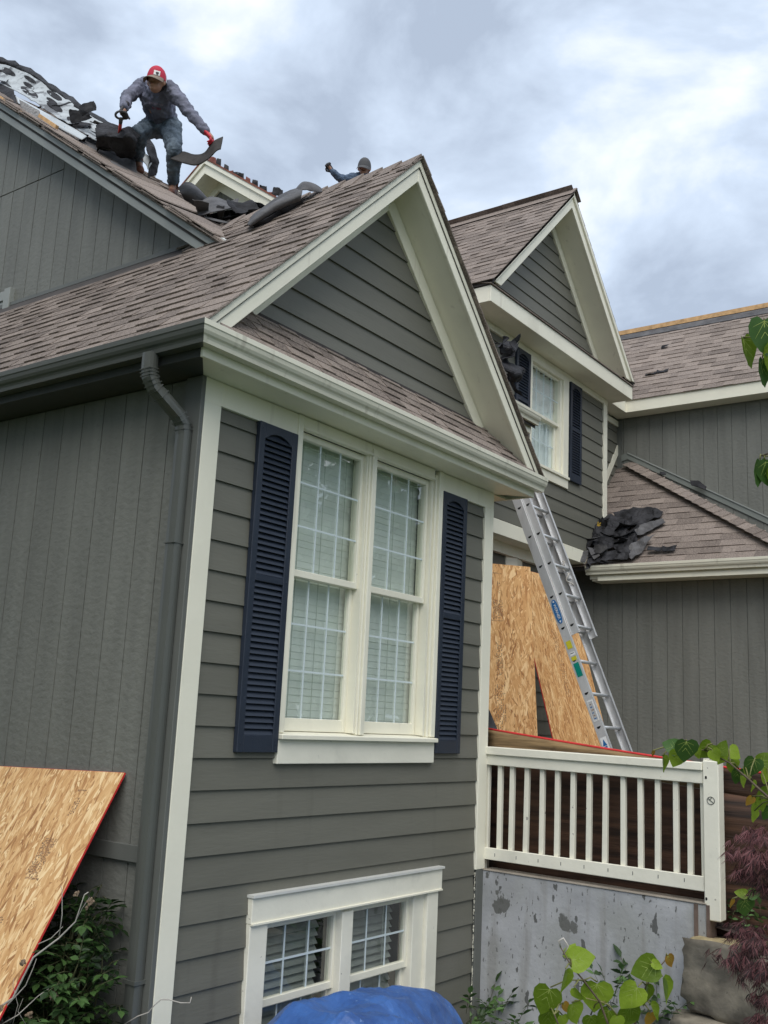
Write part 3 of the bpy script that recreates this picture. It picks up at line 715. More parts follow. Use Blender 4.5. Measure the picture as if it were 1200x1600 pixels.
grooved_wall(fg, 5.855, 3.2, 8.0, lambda y: FZ(y) - 2.2, lambda y: FZ(y) - .34, 4.0)

# ---- porch eave between the gables
MB().prism([(3.3, .80, 5.70), (5.66, .80, 5.70), (5.66, 1.70, 6.34), (3.3, 1.70, 6.34)], (0, 0, -.08)).build('roof', deck_m, house)
dk = MB().prism([(3.3, .79, 5.715), (5.68, .79, 5.715), (5.68, 1.58, 6.277), (3.3, 1.58, 6.277)], (0, 0, -.01)).build('roof', deck_m, house)
shingle_roof(dk, (3.3, .77, 5.72), (1, 0, 0), sl, lambda v: (0, 2.38), .95)
MB().box((3.4, .83, 5.56), (5.62, .855, 5.70)).build('fascia', trim, house)
MB().box((3.4, .856, 5.56), (5.62, 1.585, 5.58)).build('soffit', trim, house)
gutter([(3.4, .829), (5.67, .829)], [(0, -1, 0), (0, -1, 0)], gutter_cream, 5.655, sc=1.0)
MB().box((3.4, 1.3, 4.7), (5.60, 1.59, 5.56)).build('wall', siding, house)

# ------------------------------------------------------------------ second gable (faces front, y = 1.6)
YS = 1.6; X2 = 7.43
W2 = [(7.0, 8.02, 5.60, 7.0)]
sw = wall_grid(MB(), 5.70, 9.31, 4.62, 7.3, YS + .001, YS + .12, [(7.0, 7.90, 5.66, 7.0)]).build('gable_front_wall', gray_trim, house)
lap_wall(sw, YS, 5.84, 9.20, 4.78, 7.03, 6.935, .1788, [(6.965, 8.055, 5.53, 7.2)])
MB().box((9.20, YS - .032, 4.62), (9.32, YS, 7.03)).build('corner_board', trim, sw, bevel=.003)
MB().box((5.70, YS - .032, 4.62), (5.84, YS, 7.03)).build('corner_board', trim, sw, bevel=.003)
MB().box((5.70, YS - .034, 7.03), (9.32, YS, 7.115)).build('frieze_board', trim, sw, bevel=.003)
MB().box((5.70, YS - .036, 4.60), (9.20, YS, 4.775)).build('band_board', trim, sw, bevel=.003)
MB().box((5.30, 2.3, 4.4), (9.3, 2.35, 7.3)).build('interior_wall', room_m, house)
mb = MB(); mb.box((6.96, YS - .04, 5.66), (7.01, YS + .09, 7.05)).box((7.90, YS - .04, 5.66), (8.05, YS + .09, 7.05)).box((7.846, YS - .012, 5.66), (7.899, YS + .095, 6.985)).box((7.01, YS - .038, 6.985), (7.90, YS + .09, 7.05)).box((6.95, YS - .06, 5.64), (8.06, YS + .09, 5.675))
win = mb.build('window', trim, house, bevel=.003)
MB().box((6.96, YS - .038, 5.52), (8.055, YS - .001, 5.64)).build('window_apron', trim, win, bevel=.003)
sash(win, 7.035, 7.845, 6.365, 6.955, YS + .03, .025, .03, .04, .03, 4, 2)
sash(win, 7.05, 7.80, 5.735, 6.322, YS + .07, .04, .04, .06, .04, 4, 2)
cur = MB()                                               # sheer curtain in soft folds
for i in range(40):
    x = 6.98 + 1.0 * i / 39; yy = YS + .105 + .02 * math.sin(i * 1.3)
    cur.v += [(x, yy, 5.7), (x, yy, 6.98)]
cur.f = [(2 * i, 2 * i + 2, 2 * i + 3, 2 * i + 1) for i in range(39)]; cur.m = [0] * 39
cur.build('curtain', mat('white curtain', (.86, .90, .90), .8, .05), win, True)
shutter(8.10, 8.445, 5.655, 7.03, YS - .036, 6.38, .0355)
shutter(6.585, 6.945, 5.655, 7.03, YS - .036, 6.38, .0355)
# gable triangle, rake boards, box eave
g2 = MB().prism([(X2 - 1.7, YS + .002, 7.30), (X2 + 1.7, YS + .002, 7.30), (X2, YS + .002, 9.2)], (0, .1, 0)).build('gable_wall', gray_trim, house)
lap_gable(g2, YS, X2, 9.05, 7.40, 6.935, .1788)
YF = 1.25
for s in (-1, 1):
    P = lambda d, z: (X2 + s * d, z)
    def xz(pts, y, t): return MB().prism([(x, y, z) for x, z in pts], (0, t, 0))
    xz([P(0, 9.355), P(0, 9.20), P(1.82, 7.38), P(1.975, 7.38)], YF - .005, .028).build('rake_board', trim, house, bevel=.003)
    xz([P(0, 9.43), P(0, 9.35), P(1.97, 7.38), P(2.05, 7.38)], YF - .03, .05).build('rake_trim', trim, house, bevel=.003)
    xz([P(0, 9.24), P(0, 9.21), P(1.80, 7.41), P(1.83, 7.41)], YF + .024, YS - YF - .024).build('rake_soffit', trim, house)
    xz([P(0, 9.20), P(0, 9.04), P(1.62, 7.42), P(1.78, 7.42)], YS - .036, .034).build('rake_frieze', trim, g2, bevel=.003)
MB().box((5.39, YF, 7.115), (9.47, YF + .026, 7.31)).build('fascia', trim, house, bevel=.003)
MB().box((5.39, YF + .027, 7.117), (5.416, 5.0, 7.31)).build('fascia', trim, house, bevel=.003)
MB().box((9.444, YF + .027, 7.117), (9.47, 2.6, 7.31)).build('fascia', trim, house)
MB().box((5.417, YF + .027, 7.119), (9.443, YS - .001, 7.14)).build('soffit', trim, house)
MB().box((5.417, YS, 7.119), (5.699, 5, 7.14)).build('soffit', trim, house)
MB().box((9.311, YS, 7.119), (9.443, 2.6, 7.14)).build('soffit', trim, house)
MB().hexa([(5.36, YF - .02, 7.312), (9.5, YF - .02, 7.312), (9.5, YS, 7.40), (5.36, YS, 7.40)], [(5.36, YF - .02, 7.325), (9.5, YF - .02, 7.325), (9.5, YS, 7.415), (5.36, YS, 7.415)]).build('skirt_flashing', shingle_m, house)
dk = MB().prism([(5.375, YF - .03, 7.365), (X2, YF - .03, 9.42), (X2, 5.6, 9.42), (5.375, 5.6, 7.365)], (0, 0, -.05)).build('roof', deck_m, house)
shingle_roof(dk, (5.345, 5.5, 7.352), (0, -1, 0), (S2, 0, S2), lambda v: (0, 4.31), 2.9)
dk = MB().prism([(9.485, YF - .015, 7.365), (X2, YF - .015, 9.42), (X2, 5.6, 9.42), (9.485, 5.6, 7.365)], (0, 0, -.05)).build('roof', deck_m, house)
shingle_roof(dk, (9.495, YF - .03, 7.36), (0, 1, 0), (-S2, 0, S2), lambda v: (0, 4.3), 2.9)
MB().add([(X2 - .14, YF - .07, 9.33), (X2, YF - .07, 9.475), (X2 + .14, YF - .07, 9.33), (X2 - .14, 5.6, 9.33), (X2, 5.6, 9.475), (X2 + .14, 5.6, 9.33), (X2, YF - .07, 9.455)], [(0, 1, 4, 3), (1, 2, 5, 4), (0, 6, 1), (1, 6, 2)]).build('ridge_shingle', shingle_m, house)
MB().box((5.70, YS, 4.6), (5.72, 5, 7.3)).build('wall', siding, house)

# ---- recessed entry under the second floor
MB().box((5.6, YS, 4.60), (9.3, 2.9, 4.62)).build('soffit', trim, house)
YE = 1.86
ex0, ex1, ex2, ex3 = [onY(px_, 862, YE).x for px_ in (788, 800, 813.5, 872)]
ew = MB().box((4.2, YE + .001, 1.2), (ex3, YE + .1, 4.6)).build('entry_wall', gray_trim, house)
lap_wall(ew, YE, 4.2, ex0, 1.6, 4.6, 2.15, .1775); lap_wall(ew, YE, ex2, ex3, 1.6, 4.47, 2.15, .1775)
MB().prism([(ex0, YE - .03, 1.2), (ex1, YE - .075, 1.2), (ex1, YE, 1.2), (ex0, YE, 1.2)], (0, 0, 3.26)).build('corner_board', trim, ew, bevel=.003)
MB().prism([(ex1 + .003, YE - .075, 1.2), (ex2, YE - .03, 1.2), (ex2, YE, 1.2), (ex1 + .003, YE, 1.2)], (0, 0, 3.26)).build('corner_board', trim, ew, bevel=.003)
MB().box((4.2, YE - .08, 4.465), (ex3, YE - .001, 4.598)).build('frieze_board', trim, ew)
MB().box((ex3 - .1, YE, 1.2), (8.99, 2.9, 4.6)).build('entry_recess', gray_trim, house) if 0 else None
MB().box((4.2, 2.80, 1.2), (9.0, 2.9, 4.6)).build('wall', gray_trim, house)
MB().box((8.99, 1.50, 4.3), (9.14, 2.9, 4.62)).build('wall', gray_trim, house)
MB().box((4.0, .25, 1.0), (8.98, 2.7, 1.62)).build('porch_floor', conc_top, house)

# ------------------------------------------------------------------ right wing (walls facing left, x = 9 and x = 10.4)
lw2 = MB().box((9.001, -4.2, .8), (9.15, 2.8, 4.5)).build('wing_lower_wall', groove, house)
grooved_wall(lw2, 9.0, -4.2, 2.69, lambda y: 1.0, lambda y: 4.37, 1.4076)
uw2 = MB().box((10.401, -4.2, 4.4), (10.55, 1.9, 7.3)).build('wing_upper_wall', groove, house)
grooved_wall(uw2, 10.4, -4.2, 1.86, lambda y: 4.6, lambda y: 7.13, 1.568)
MB().box((10.37, 1.80, 5.5), (10.399, 1.88, 7.13)).build('corner_board', gray_trim, uw2)
rw = MB().box((9.32, 1.882, 4.4), (10.40, 2.0, 7.3)).build('return_wall', gray_trim, house)
lap_wall(rw, 1.882, 9.32, 10.37, 5.2, 7.03, 6.935, .1788)
MB().box((9.32, 1.85, 7.03), (10.40, 1.88, 7.118)).build('frieze_board', trim, rw)
# sloping trim where the lower roof meets the return wall
MB().prism([(9.40, 1.855, 5.50), (9.40, 1.855, 5.34), (10.385, 1.855, 6.60), (10.385, 1.855, 6.76)], (0, .024, 0)).build('skirt_trim', trim, rw)
# upper roof of the wing
MB().box((10.118, -4.2, 7.16), (10.176, 2.2, 7.348)).build('fascia', trim, house, bevel=.003)
MB().box((9.48, 1.62, 7.16), (10.149, 1.645, 7.34)).build('fascia', trim, house, bevel=.003)
MB().box((10.177, -4.2, 7.163), (10.399, 1.87, 7.185)).build('soffit', trim, house)
MB().box((9.48, 1.646, 7.163), (10.176, 1.881, 7.185)).build('soffit', trim, house)
dk = MB().prism([(10.13, -4.2, 7.352), (12.0, -4.2, 9.222), (12.0, 4.5, 9.222), (10.13, 4.5, 7.352)], (0, 0, -.06)).build('roof', deck_m, house)
shingle_roof(dk, (10.10, 4.4, 7.34), (0, -1, 0), (S2, 0, S2), lambda v: (0, 8.5), 2.52, w_rng=(.12, .36))
MB().prism([(12.0, -4.2, 9.222), (14.6, -4.2, 6.6), (14.6, 4.5, 6.6), (12.0, 4.5, 9.222)], (0, 0, -.06)).build('roof', deck_m, house)
MB().box((11.90, -4.2, 9.185), (12.04, 4.5, 9.262)).build('bare_sheathing_strip', wood_raw, house)
MB().hexa([(11.74, -4.2, 8.988), (11.93, -4.2, 9.178), (11.93, 3, 9.178), (11.78, 3, 9.028)], [(11.73, -4.2, 9.0), (11.92, -4.2, 9.192), (11.92, 3, 9.192), (11.77, 3, 9.042)]).build('torn_felt_strip', felt_back, house)
# lower hip roof of the wing
H0, H1 = V(10.40, 1.65, 6.45), V(8.10, -1.92, 4.15)
hipx = lambda y: H0.x + (y - H0.y) * (H0.x - H1.x) / (H0.y - H1.y)
dk = MB().prism([(8.60, 1.88, 4.575), (10.40, 1.88, 6.375), (10.40, 1.65, 6.375), (8.60, -1.144, 4.575)], (0, 0, -.06)).build('roof', deck_m, house)
shingle_roof(dk, (8.575, 1.88, 4.560), (0, -1, 0), (S2, 0, S2), lambda v: (0, 1.88 - (1.65 + ((8.575 + v * S2) - 10.40) * 1.5525)), 2.58, w_rng=(.14, .36))
Bz = lambda x, y: 6.43 + .62 * (y - 1.65) + .02 * (x - 10.4)
dk = MB().prism([(10.40, 1.65, 6.42), (10.40, -1.6, 4.42), (8.45, -1.376, 4.43)], (0, 0, -.06)).build('roof', deck_m, house)
for i in range(24):      # hip cap shingles
    t = i / 24; p = V(10.41, 1.665, 6.455).lerp(V(8.5, -1.30, 4.545), t); q = V(10.41, 1.665, 6.455).lerp(V(8.5, -1.30, 4.545), t + 1.2 / 24)
    d = (q - p).normalized(); a = V(-.62, .62, -.30); b = V(.72, -.30, -.12)
    MB().add([p + a * .16, p + V(0, 0, .012), p + b * .17, q + a * .16 + V(0, 0, .016), q + V(0, 0, .034), q + b * .17 + V(0, 0, .016), q + a * .16, q, q + b * .17],
             [(0, 1, 4, 3), (1, 2, 5, 4), (3, 4, 7, 6), (4, 5, 8, 7)]).build('hip_shingle', shingle_m, dk)
MB().prism([(10.385, 1.86, 6.56), (10.385, 1.70, 6.60), (10.385, -.36, 5.44), (10.385, -1.7, 4.68), (10.385, -1.7, 4.56), (10.385, -.36, 5.33), (10.385, 1.70, 6.50), (10.385, 1.86, 6.46)], (-.012, 0, 0)).build('step_flashing', flash_m, uw2)
MB().prism([(10.372, 1.70, 6.605), (10.372, -1.7, 4.685), (10.372, -1.7, 4.665), (10.372, 1.70, 6.585)], (-.012, 0, 0)).build('flashing_lip', rake_gray, uw2)
MB().box((8.66, -4.2, 4.40), (8.685, 1.52, 4.56)).build('fascia', trim, house)
MB().box((8.686, -4.2, 4.378), (8.99, 1.50, 4.40)).build('soffit', trim, house)
gutter([(8.659, 1.55), (8.659, -4.2)], [(-1, 0, 0), (-1, 0, 0)], gutter_cream, 4.452)
MB().box((8.64, -4.2, 4.372), (8.69, 1.40, 4.43)).build('fascia_trim', trim, house)
MB().box((9.02, 1.70, 5.02), (9.05, 1.72, 5.45)).build('flashing', metal_white, house)

# ---- place the shingles: the 300 that show largest are parts, the rest joined per roof
TABS.sort(key=lambda t: -t[0])
meshes = {}
rest = {}
for i, (ar, dk, k, mw) in enumerate(TABS):
    if i < 300:
        if k not in meshes: meshes[k] = TABV[k].mesh('shingle', shingle_m)
        link('shingle', meshes[k], dk, mw=mw)
    else:
        mb = rest.setdefault(dk.name, (dk, MB()))[1]; b = TABV[k]
        mb.add([mw @ Vector(v) for v in b.v], b.f)
for dk, mb in rest.values():
    mb.build('shingles', shingle_m, dk, kind='stuff')
# ------------------------------------------------------------------ retaining wall and railing beside the house
rwall = thing('retaining_wall', 'gray painted concrete retaining wall with peeling paint under the railing', 'wall', (3.43, -.9, 0))
MB().prism([(3.36, -.02, -.2), (3.36, -1.80, -.2), (3.36, -1.80, 1.272), (3.36, -.02, 1.292)], (.15, 0, 0)).build('wall_face', concrete, rwall, bevel=.006)
MB().prism([(3.352, -.02, 1.293), (3.352, -1.80, 1.273), (3.352, -1.80, 1.279), (3.352, -.02, 1.299)], (.165, 0, 0)).build('wall_top', conc_top, rwall)
MB().box((3.350, -1.715, .95), (3.362, -1.742, 1.268)).build('form_strip', mat('rust brown strip', (.14, .10, .08), .8, .3, (9, 9, 9)), rwall)
MB().box((3.352, -1.80, .9), (3.50, -1.822, 1.27)).build('end_strip', mat('rust brown strip', (.14, .10, .08)), rwall)

rail = thing('porch_railing', 'cream painted wooden railing with square balusters on the concrete wall', 'railing', (3.42, -.9, 1.28))
def sloped(y0, y1, za0, zb0, za1, zb1, x0, x1): return MB().prism([(x0, y0, za0), (x0, y1, za1), (x0, y1, zb1), (x0, y0, zb0)], (x1 - x0, 0, 0))
sloped(-.015, -1.783, 2.178, 2.240, 2.165, 2.222, 3.352, 3.47).build('cap_rail', trim_worn, rail, bevel=.005)
sloped(-.02, -1.783, 2.098, 2.177, 2.075, 2.164, 3.374, 3.40).build('top_rail', trim_worn, rail, bevel=.004)
sloped(-.02, -1.783, 1.372, 1.462, 1.352, 1.452, 3.374, 3.40).build('bottom_rail', trim_worn, rail, bevel=.004)
for i, y in enumerate([-.0, -.115, -.225, -.357, -.490, -.620, -.752, -.885, -1.016, -1.155, -1.287, -1.421, -1.555, -1.66, -1.752]):
    y -= .018; j = random.uniform(-.006, .006)
    MB().hexa([(3.402, y - .019 + j, 1.38), (3.440, y - .019 + j, 1.38), (3.440, y + .019 + j, 1.38), (3.402, y + .019 + j, 1.38)], [(3.402, y - .019, 2.165), (3.440, y - .019, 2.165), (3.440, y + .019, 2.165), (3.402, y + .019, 2.165)]).build('baluster', trim_worn, rail, bevel=.003)
MB().box((3.372, .0, 1.295), (3.45, -.010, 2.176)).build('end_board', trim_worn, rail)
pb = MB().box((3.362, -1.785, 1.17), (3.478, -1.897, 2.235)); 
pt = MB()
post = pb.build('post', trim_worn, rail, bevel=.006)
for k in range(7):
    y = -1.79 - k * .015; MB().box((3.37, y, 2.234), (3.47, y - .010, 2.240 + random.uniform(0, .012))).build('splinter', trim_worn, post)
c = V(3.361, -1.842, 1.965)
mb = MB(); mb.tube([c + V(0, .026 * math.cos(2 * PI * i / 16), .026 * math.sin(2 * PI * i / 16)) for i in range(17)], .003, 5)
mb.beam(c + V(-.001, -.02, -.016), c + V(-.001, .02, .016), .004, .004).beam(c + V(-.001, .012, .002), c + V(-.001, -.006, .02), .004, .004)
mb.build('round_medallion', gray_trim, post)
for y, z in ((-1.80, 1.31), (-1.81, 2.12)): MB().ball((3.361, y, z), (.004, .009, .012), 6).build('nail_stain', steel_dark, post)
# nail marks on the rails
for i in range(9):
    y = -.12 - i * .19
    MB().box((3.3725, y, 1.40), (3.3745, y - .005, 1.425)).build('nail_mark', gray_trim, rail)

# ------------------------------------------------------------------ ladder
lad = thing('extension_ladder', 'aluminium extension ladder leaning on the eave between the two gables', 'ladder', (4.5, -1.05, 1.2))
LD = V(0, .37833, .92567); LN = V(0, -.92567, .37833); L0 = V(4.3, -.581, 2.436)
def chan(x, s0, s1, dep, off, inward, w=.030, t=.004):
    """C-channel rail: web at x, flanges pointing inward"""
    a, b = L0 + LD * s0 + LN * off, L0 + LD * s1 + LN * off
    a.x = b.x = x; mb = MB()
    def slab(n0, n1, x0, x1):
        lo = [V(xx, 0, 0) + (a + LN * nn) - V(a.x, 0, 0) for xx, nn in ((x0, n0), (x1, n0), (x1, n1), (x0, n1))]
        mb.hexa(lo, [p + LD * (s1 - s0) for p in lo])
    h = dep / 2
    slab(-h, h, x, x + t * inward); slab(-h, -h + t, x + t * inward, x + w * inward); slab(h - t, h, x + t * inward, x + w * inward)
    return mb
s_lo, s_hi = -1.30, 2.55; f_lo, f_hi = .83, 3.9
for x, inw in ((4.295, 1), (4.735, -1)):
    r = chan(x, s_lo, s_hi, .082, 0, inw).build('rail', alu, lad)
    f = chan(x + .022 * inw, f_lo, f_hi, .074, .082, inw).build('rail', alu, lad)
    if inw == 1:
        for k in range(-4, 12):
            for rr, off, lo, hi, dx in ((r, 0, s_lo, s_hi, -.0015), (f, .082, f_lo, f_hi, .0205)):
                s = k * .305
                if lo < s - .03 and s + .03 < hi:
                    c = L0 + LD * s + LN * off; c.x = 4.295 + dx
                    P = [c + LN * (.019 * math.cos(t)) + V(0, 0, 1) * (-.021 * math.sin(t)) + V(0, 0, .008) for t in [PI * i / 8 for i in range(9)]]
                    MB().prism(P, (.001, 0, 0)).build('rung_socket', steel_dark, rr)
                    P2 = [c + LN * (.024 * math.cos(t)) + V(0, 0, 1) * (-.027 * math.sin(t)) + V(.0008, 0, .011) for t in [PI * i / 8 for i in range(9)]]
                    MB().prism(P2, (.0005, 0, 0)).build('socket_rim', alu, rr)
for k in range(-4, 9):
    s = k * .305
    if s_lo < s < s_hi: MB().tube([L0 + LD * s + V(.002, 0, 0), L0 + LD * s + V(.428, 0, 0)], .0155, 10).build('rung', alu, lad, True)
for k in range(3, 13):
    s = k * .305
    if f_lo < s < f_hi: MB().tube([L0 + LD * s + LN * .082 + V(.024, 0, 0), L0 + LD * s + LN * .082 + V(.406, 0, 0)], .0155, 10).build('rung', alu, lad, True)
# rung lock and rope on the right rail
c = L0 + LD * 1.52 + LN * .06; c.x = 4.70
MB().beam(c - LD * .09, c + LD * .07, .03, .05, up=(1, 0, 0)).build('rung_lock', alu, lad)
MB().tube([c + LD * (.1 - .02 * i) + LN * (.02 * math.sin(i * 1.1)) + V(-.02 + .02 * math.cos(i), 0, 0) for i in range(14)], .006, 6).build('rope', twig_dry, lad, True)
for x in (4.31, 4.72):
    a = L0 + LD * s_lo; a.x = x; MB().box((x - .03, a.y - .06, a.z - .04), (x + .03, a.y + .06, a.z + .02)).build('foot', steel_dark, lad)
# labels on the left rail
def rail_quad(s0, s1, n0, n1, m, name, x=4.2925):
    P = []
    for s, n in ((s0, n0), (s0, n1), (s1, n1), (s1, n0)):
        p = L0 + LD * s + LN * n; p.x = x; P.append(p)
    MB().prism(P, (.001, 0, 0)).build(name, m, lad)
c0 = L0 + LD * 1.075; c0.x = 4.2925
MB().prism([c0 + LD * (.115 * math.copysign(abs(math.cos(t)) ** .7, math.cos(t))) + LN * (.030 * math.copysign(abs(math.sin(t)) ** .8, math.sin(t))) for t in [2 * PI * i / 28 for i in range(28)]], (.001, 0, 0)).build('oval_label', blue_lab, lad)
def text(body, size, origin, xdir, ydir, m, name, parent, ext=.0004, align='CENTER'):
    cu = bpy.data.curves.new(name, 'FONT'); cu.body = body; cu.size = size; cu.extrude = ext; cu.align_x = align; cu.align_y = 'CENTER'; cu.materials.append(m)
    x = Vector(xdir).normalized(); y = Vector(ydir).normalized(); z = x.cross(y)
    o = bpy.data.objects.new(name, cu); COL.objects.link(o); o.parent = parent
    l = ORIG.get(parent.name)
    if l is not None: o.matrix_parent_inverse = Matrix.Translation(-l)
    o.matrix_basis = Matrix(((x.x, y.x, z.x, origin[0]), (x.y, y.y, z.y, origin[1]), (x.z, y.z, z.z, origin[2]), (0, 0, 0, 1)))
    return o
def mesh_text(*a, **k):
    o = text(*a, **k)
    dg = bpy.context.evaluated_depsgraph_get(); dg.update()
    me = bpy.data.meshes.new_from_object(o.evaluated_get(dg)); mb_ = o.matrix_basis.copy(); nm, pr = o.name, o.parent
    bpy.data.objects.remove(o); n = link(nm, me, pr); n.matrix_basis = mb_
    return n
mesh_text('WERNER', .036, c0 + V(-.0016, 0, 0), -LD, -LN * -1, white_m, 'label_lettering', lad)
for e in (-1, 1):
    p = c0 + LD * (.096 * e) + V(-.0014, 0, 0); MB().prism([p + LD * .012 * e, p + LN * .010 - LD * .008 * e, p - LN * .010 - LD * .008 * e], (.0006, 0, 0)).build('label_arrow', white_m, lad)
rail_quad(.72, .79, -.022, .026, yellow_lab, 'yellow_label'); rail_quad(.655, .685, -.022, .026, white_m, 'white_label'); rail_quad(.672, .678, -.016, .02, ink, 'label_print', 4.2915); rail_quad(.61, .645, -.022, .026, yellow_lab, 'yellow_label')
rail_quad(.46, .585, -.024, .028, green_lab, 'green_label')
rail_quad(-.055 + .11, .24, -.026, .030, white_m, 'instruction_label'); rail_quad(.065, .23, -.019, .023, alu, 'label_panel', 4.2917)
for i in range(6): rail_quad(.075 + i * .025, .083 + i * .025, -.012 + .004 * (i % 2), .014 - .005 * (i % 3), ink_faint if i % 2 else blue_lab, 'label_print', 4.2912)
rail_quad(-.21, -.09, -.028, .030, white_m, 'white_label')
p0 = L0 + LD * -.15; p0.x = 4.2912
MB().prism([p0 + LD * .045, p0 - LD * .012 + LN * .02, p0 - LD * .012 - LN * .02], (.0008, 0, 0)).prism([p0 - LD * .018 + LN * .018, p0 - LD * .018 - LN * .018, p0 - LD * .04 - LN * .01, p0 - LD * .04 + LN * .012], (.0008, 0, 0)).build('label_print', blue_lab, lad)

# ------------------------------------------------------------------ oriented strand board sheets
def stamp(parent, O, along, across, n, rows, seed):
    """illegible factory stamp: rows of little ink dashes"""
    rnd = random.Random(seed); mb = MB()
    for (s0, s1, a0, a1, pitch, dens) in rows:
        a = a0
        while a < a1:
            s = s0
            while s < s1:
                ln = rnd.uniform(.004, .013)
                if rnd.random() < dens:
                    q = O + along * s + across * a; w = rnd.uniform(.006, .012) * min(1, pitch / .014)
                    mb.prism([q, q + along * ln, q + along * ln + across * w, q + across * w], n * .0006)
                s += ln + rnd.uniform(.002, .006)
            a += pitch
    mb.build('stamp_print', ink_faint, parent, kind='stuff')
def sheet(name, label, TR, u, d, thick, w, h, tint, edge, cat='wood panel', stamps=(), seed=1):
    u, d = u.normalized(), d.normalized(); d = (d - u * d.dot(u)).normalized(); n = u.cross(d)
    if n.dot(CAM - TR) < 0: n = -n
    t = thing(name, label, cat, TR + u * w / 2 + d * h)
    fm = osb_mat('strand board ' + str(seed), d, u, tint)
    P = [TR, TR + u * w, TR + u * w + d * h, TR + d * h]
    MB().prism([p - n * .001 for p in P], -n * (thick - .002)).build('panel_edge', edge, t)
    k = [p + n * .0 for p in P]; ins = .002
    MB().add([k[0] + (u + d) * ins, k[1] + (-u + d) * ins, k[2] + (-u - d) * ins, k[3] + (u - d) * ins, ], [(0, 1, 2, 3)]).build('panel_face', fm, t)
    for O, rows in stamps: stamp(t, TR + u * O[0] + d * O[1] + n * .0003, d, u, n, rows, seed)
    return t
A, B, Cc = V(-.03, .327, 2.05), V(-.03, 1.504, 2.012), V(-.653, .36, .971)
sheet('strand_board_sheet', 'strand board panel with red edge leaning against the left grooved wall', A, B - A, Cc - A, .012, 1.22, 2.40, (1.02, 1.0, .97), red_edge, stamps=(((.24, .12), ((0, .006, 0, .075, .006, .95), (.05, .16, .01, .05, .016, .6), (.30, .52, .03, .13, .010, .8), (.525, .532, .01, .12, .006, .95), (.75, 1.0, .12, .2, .012, .7), (1.1, 1.6, .1, .2, .012, .6))),), seed=1)
def psheet(px_tr, px_tl, px_br, y_tr, n, **k):
    TR = onY(*px_tr, y_tr); n = Vector(n); dd = n.dot(TR)
    return TR, on(*px_tl, n, dd) - TR, on(*px_br, n, dd) - TR
TR, u, d = psheet((828.7, 885.8), (765, 880), (837.6, 1149), .9, (-.62, -.77, .15))
sheet('strand_board_sheet', 'taller upright strand board panel beside the ladder, next to the house corner', TR, u, d, .012, 1.22, 2.44, (1.10, .99, .88), wood_raw, stamps=(((.34, .10), ((0, .006, 0, .1, .006, .9), (.1, .22, .02, .05, .02, .4), (.3, .5, .0, .11, .014, .7), (.52, .525, 0, .14, .006, .9), (.75, 1.1, .02, .09, .014, .55), (1.2, 2.2, .0, .12, .02, .45))),), seed=2)
TR, u, d = psheet((887, 907), (829, 892.6), (913, 1160), 1.3, (-.08, -.955, .28))
sheet('strand_board_sheet', 'shorter strand board panel standing behind the ladder', TR, u, d, .012, 1.22, 2.44, (1.0, .89, .78), red_edge, stamps=(((.5, .1), ((.2, .5, .1, .2, .03, .5), (.6, 1.4, .1, .2, .02, .45))),), seed=3)

# ------------------------------------------------------------------ dark plywood sheet behind the railing
ps = thing('plywood_sheet', 'dark stained plywood sheet with red top edge propped behind the railing', 'wood panel', (3.62, -1.1, 1.1))
def ply_pt(y, t):      # t: 0 at the top edge .. 1 at the foot; bows a little
    zt = 2.372 + .092 * y + (-.01 * math.sin((y + 2.6) / 2.7 * PI))
    return V(3.51 + .10 * t + .02 * math.sin(t * PI), y, zt - 1.22 * t)
def strip(t0, t1, m, name, y0=.06, y1=-2.69):
    mb = MB(); ny, nt = 24, 5
    for side in (0, .015):
        for j in range(nt + 1):
            for i in range(ny + 1):
                p = ply_pt(y0 + (y1 - y0) * i / ny, t0 + (t1 - t0) * j / nt); mb.v.append((p.x + side, p.y, p.z))
    k = (ny + 1) * (nt + 1)
    for j in range(nt):
        for i in range(ny):
            a = j * (ny + 1) + i; q = (a, a + 1, a + ny + 2, a + ny + 1); mb.f += [q, tuple(x + k for x in q)]
    for i in range(ny): mb.f += [(i, i + 1, i + 1 + k, i + k), (nt * (ny + 1) + i, nt * (ny + 1) + i + 1, nt * (ny + 1) + i + 1 + k, nt * (ny + 1) + i + k)]
    for j in range(nt): mb.f += [(j * (ny + 1), (j + 1) * (ny + 1), (j + 1) * (ny + 1) + k, j * (ny + 1) + k), (j * (ny + 1) + ny, (j + 1) * (ny + 1) + ny, (j + 1) * (ny + 1) + ny + k, j * (ny + 1) + ny + k)]
    mb.m = [0] * len(mb.f)
    return mb.build(name, m, ps, True)
strip(.145, 1, ply_dark, 'panel_face'); strip(.0, .143, ply_top, 'lighter_top_band', .06, -1.80); strip(.0, .1445, ply_dark, 'panel_face', -1.803, -2.69)
MB().tube([ply_pt(.06 - 2.75 * i / 24, 0) + V(.006, 0, .004) for i in range(25)], .009, 6).build('red_edge', red_edge, ps, True)
MB().prism([onY(757, 1098, .25), onY(765, 1110, .25), onY(786, 1160, .25), onY(757, 1165, .25)], (.01, .02, 0)).build('gray_panel_corner', felt_back, ps)

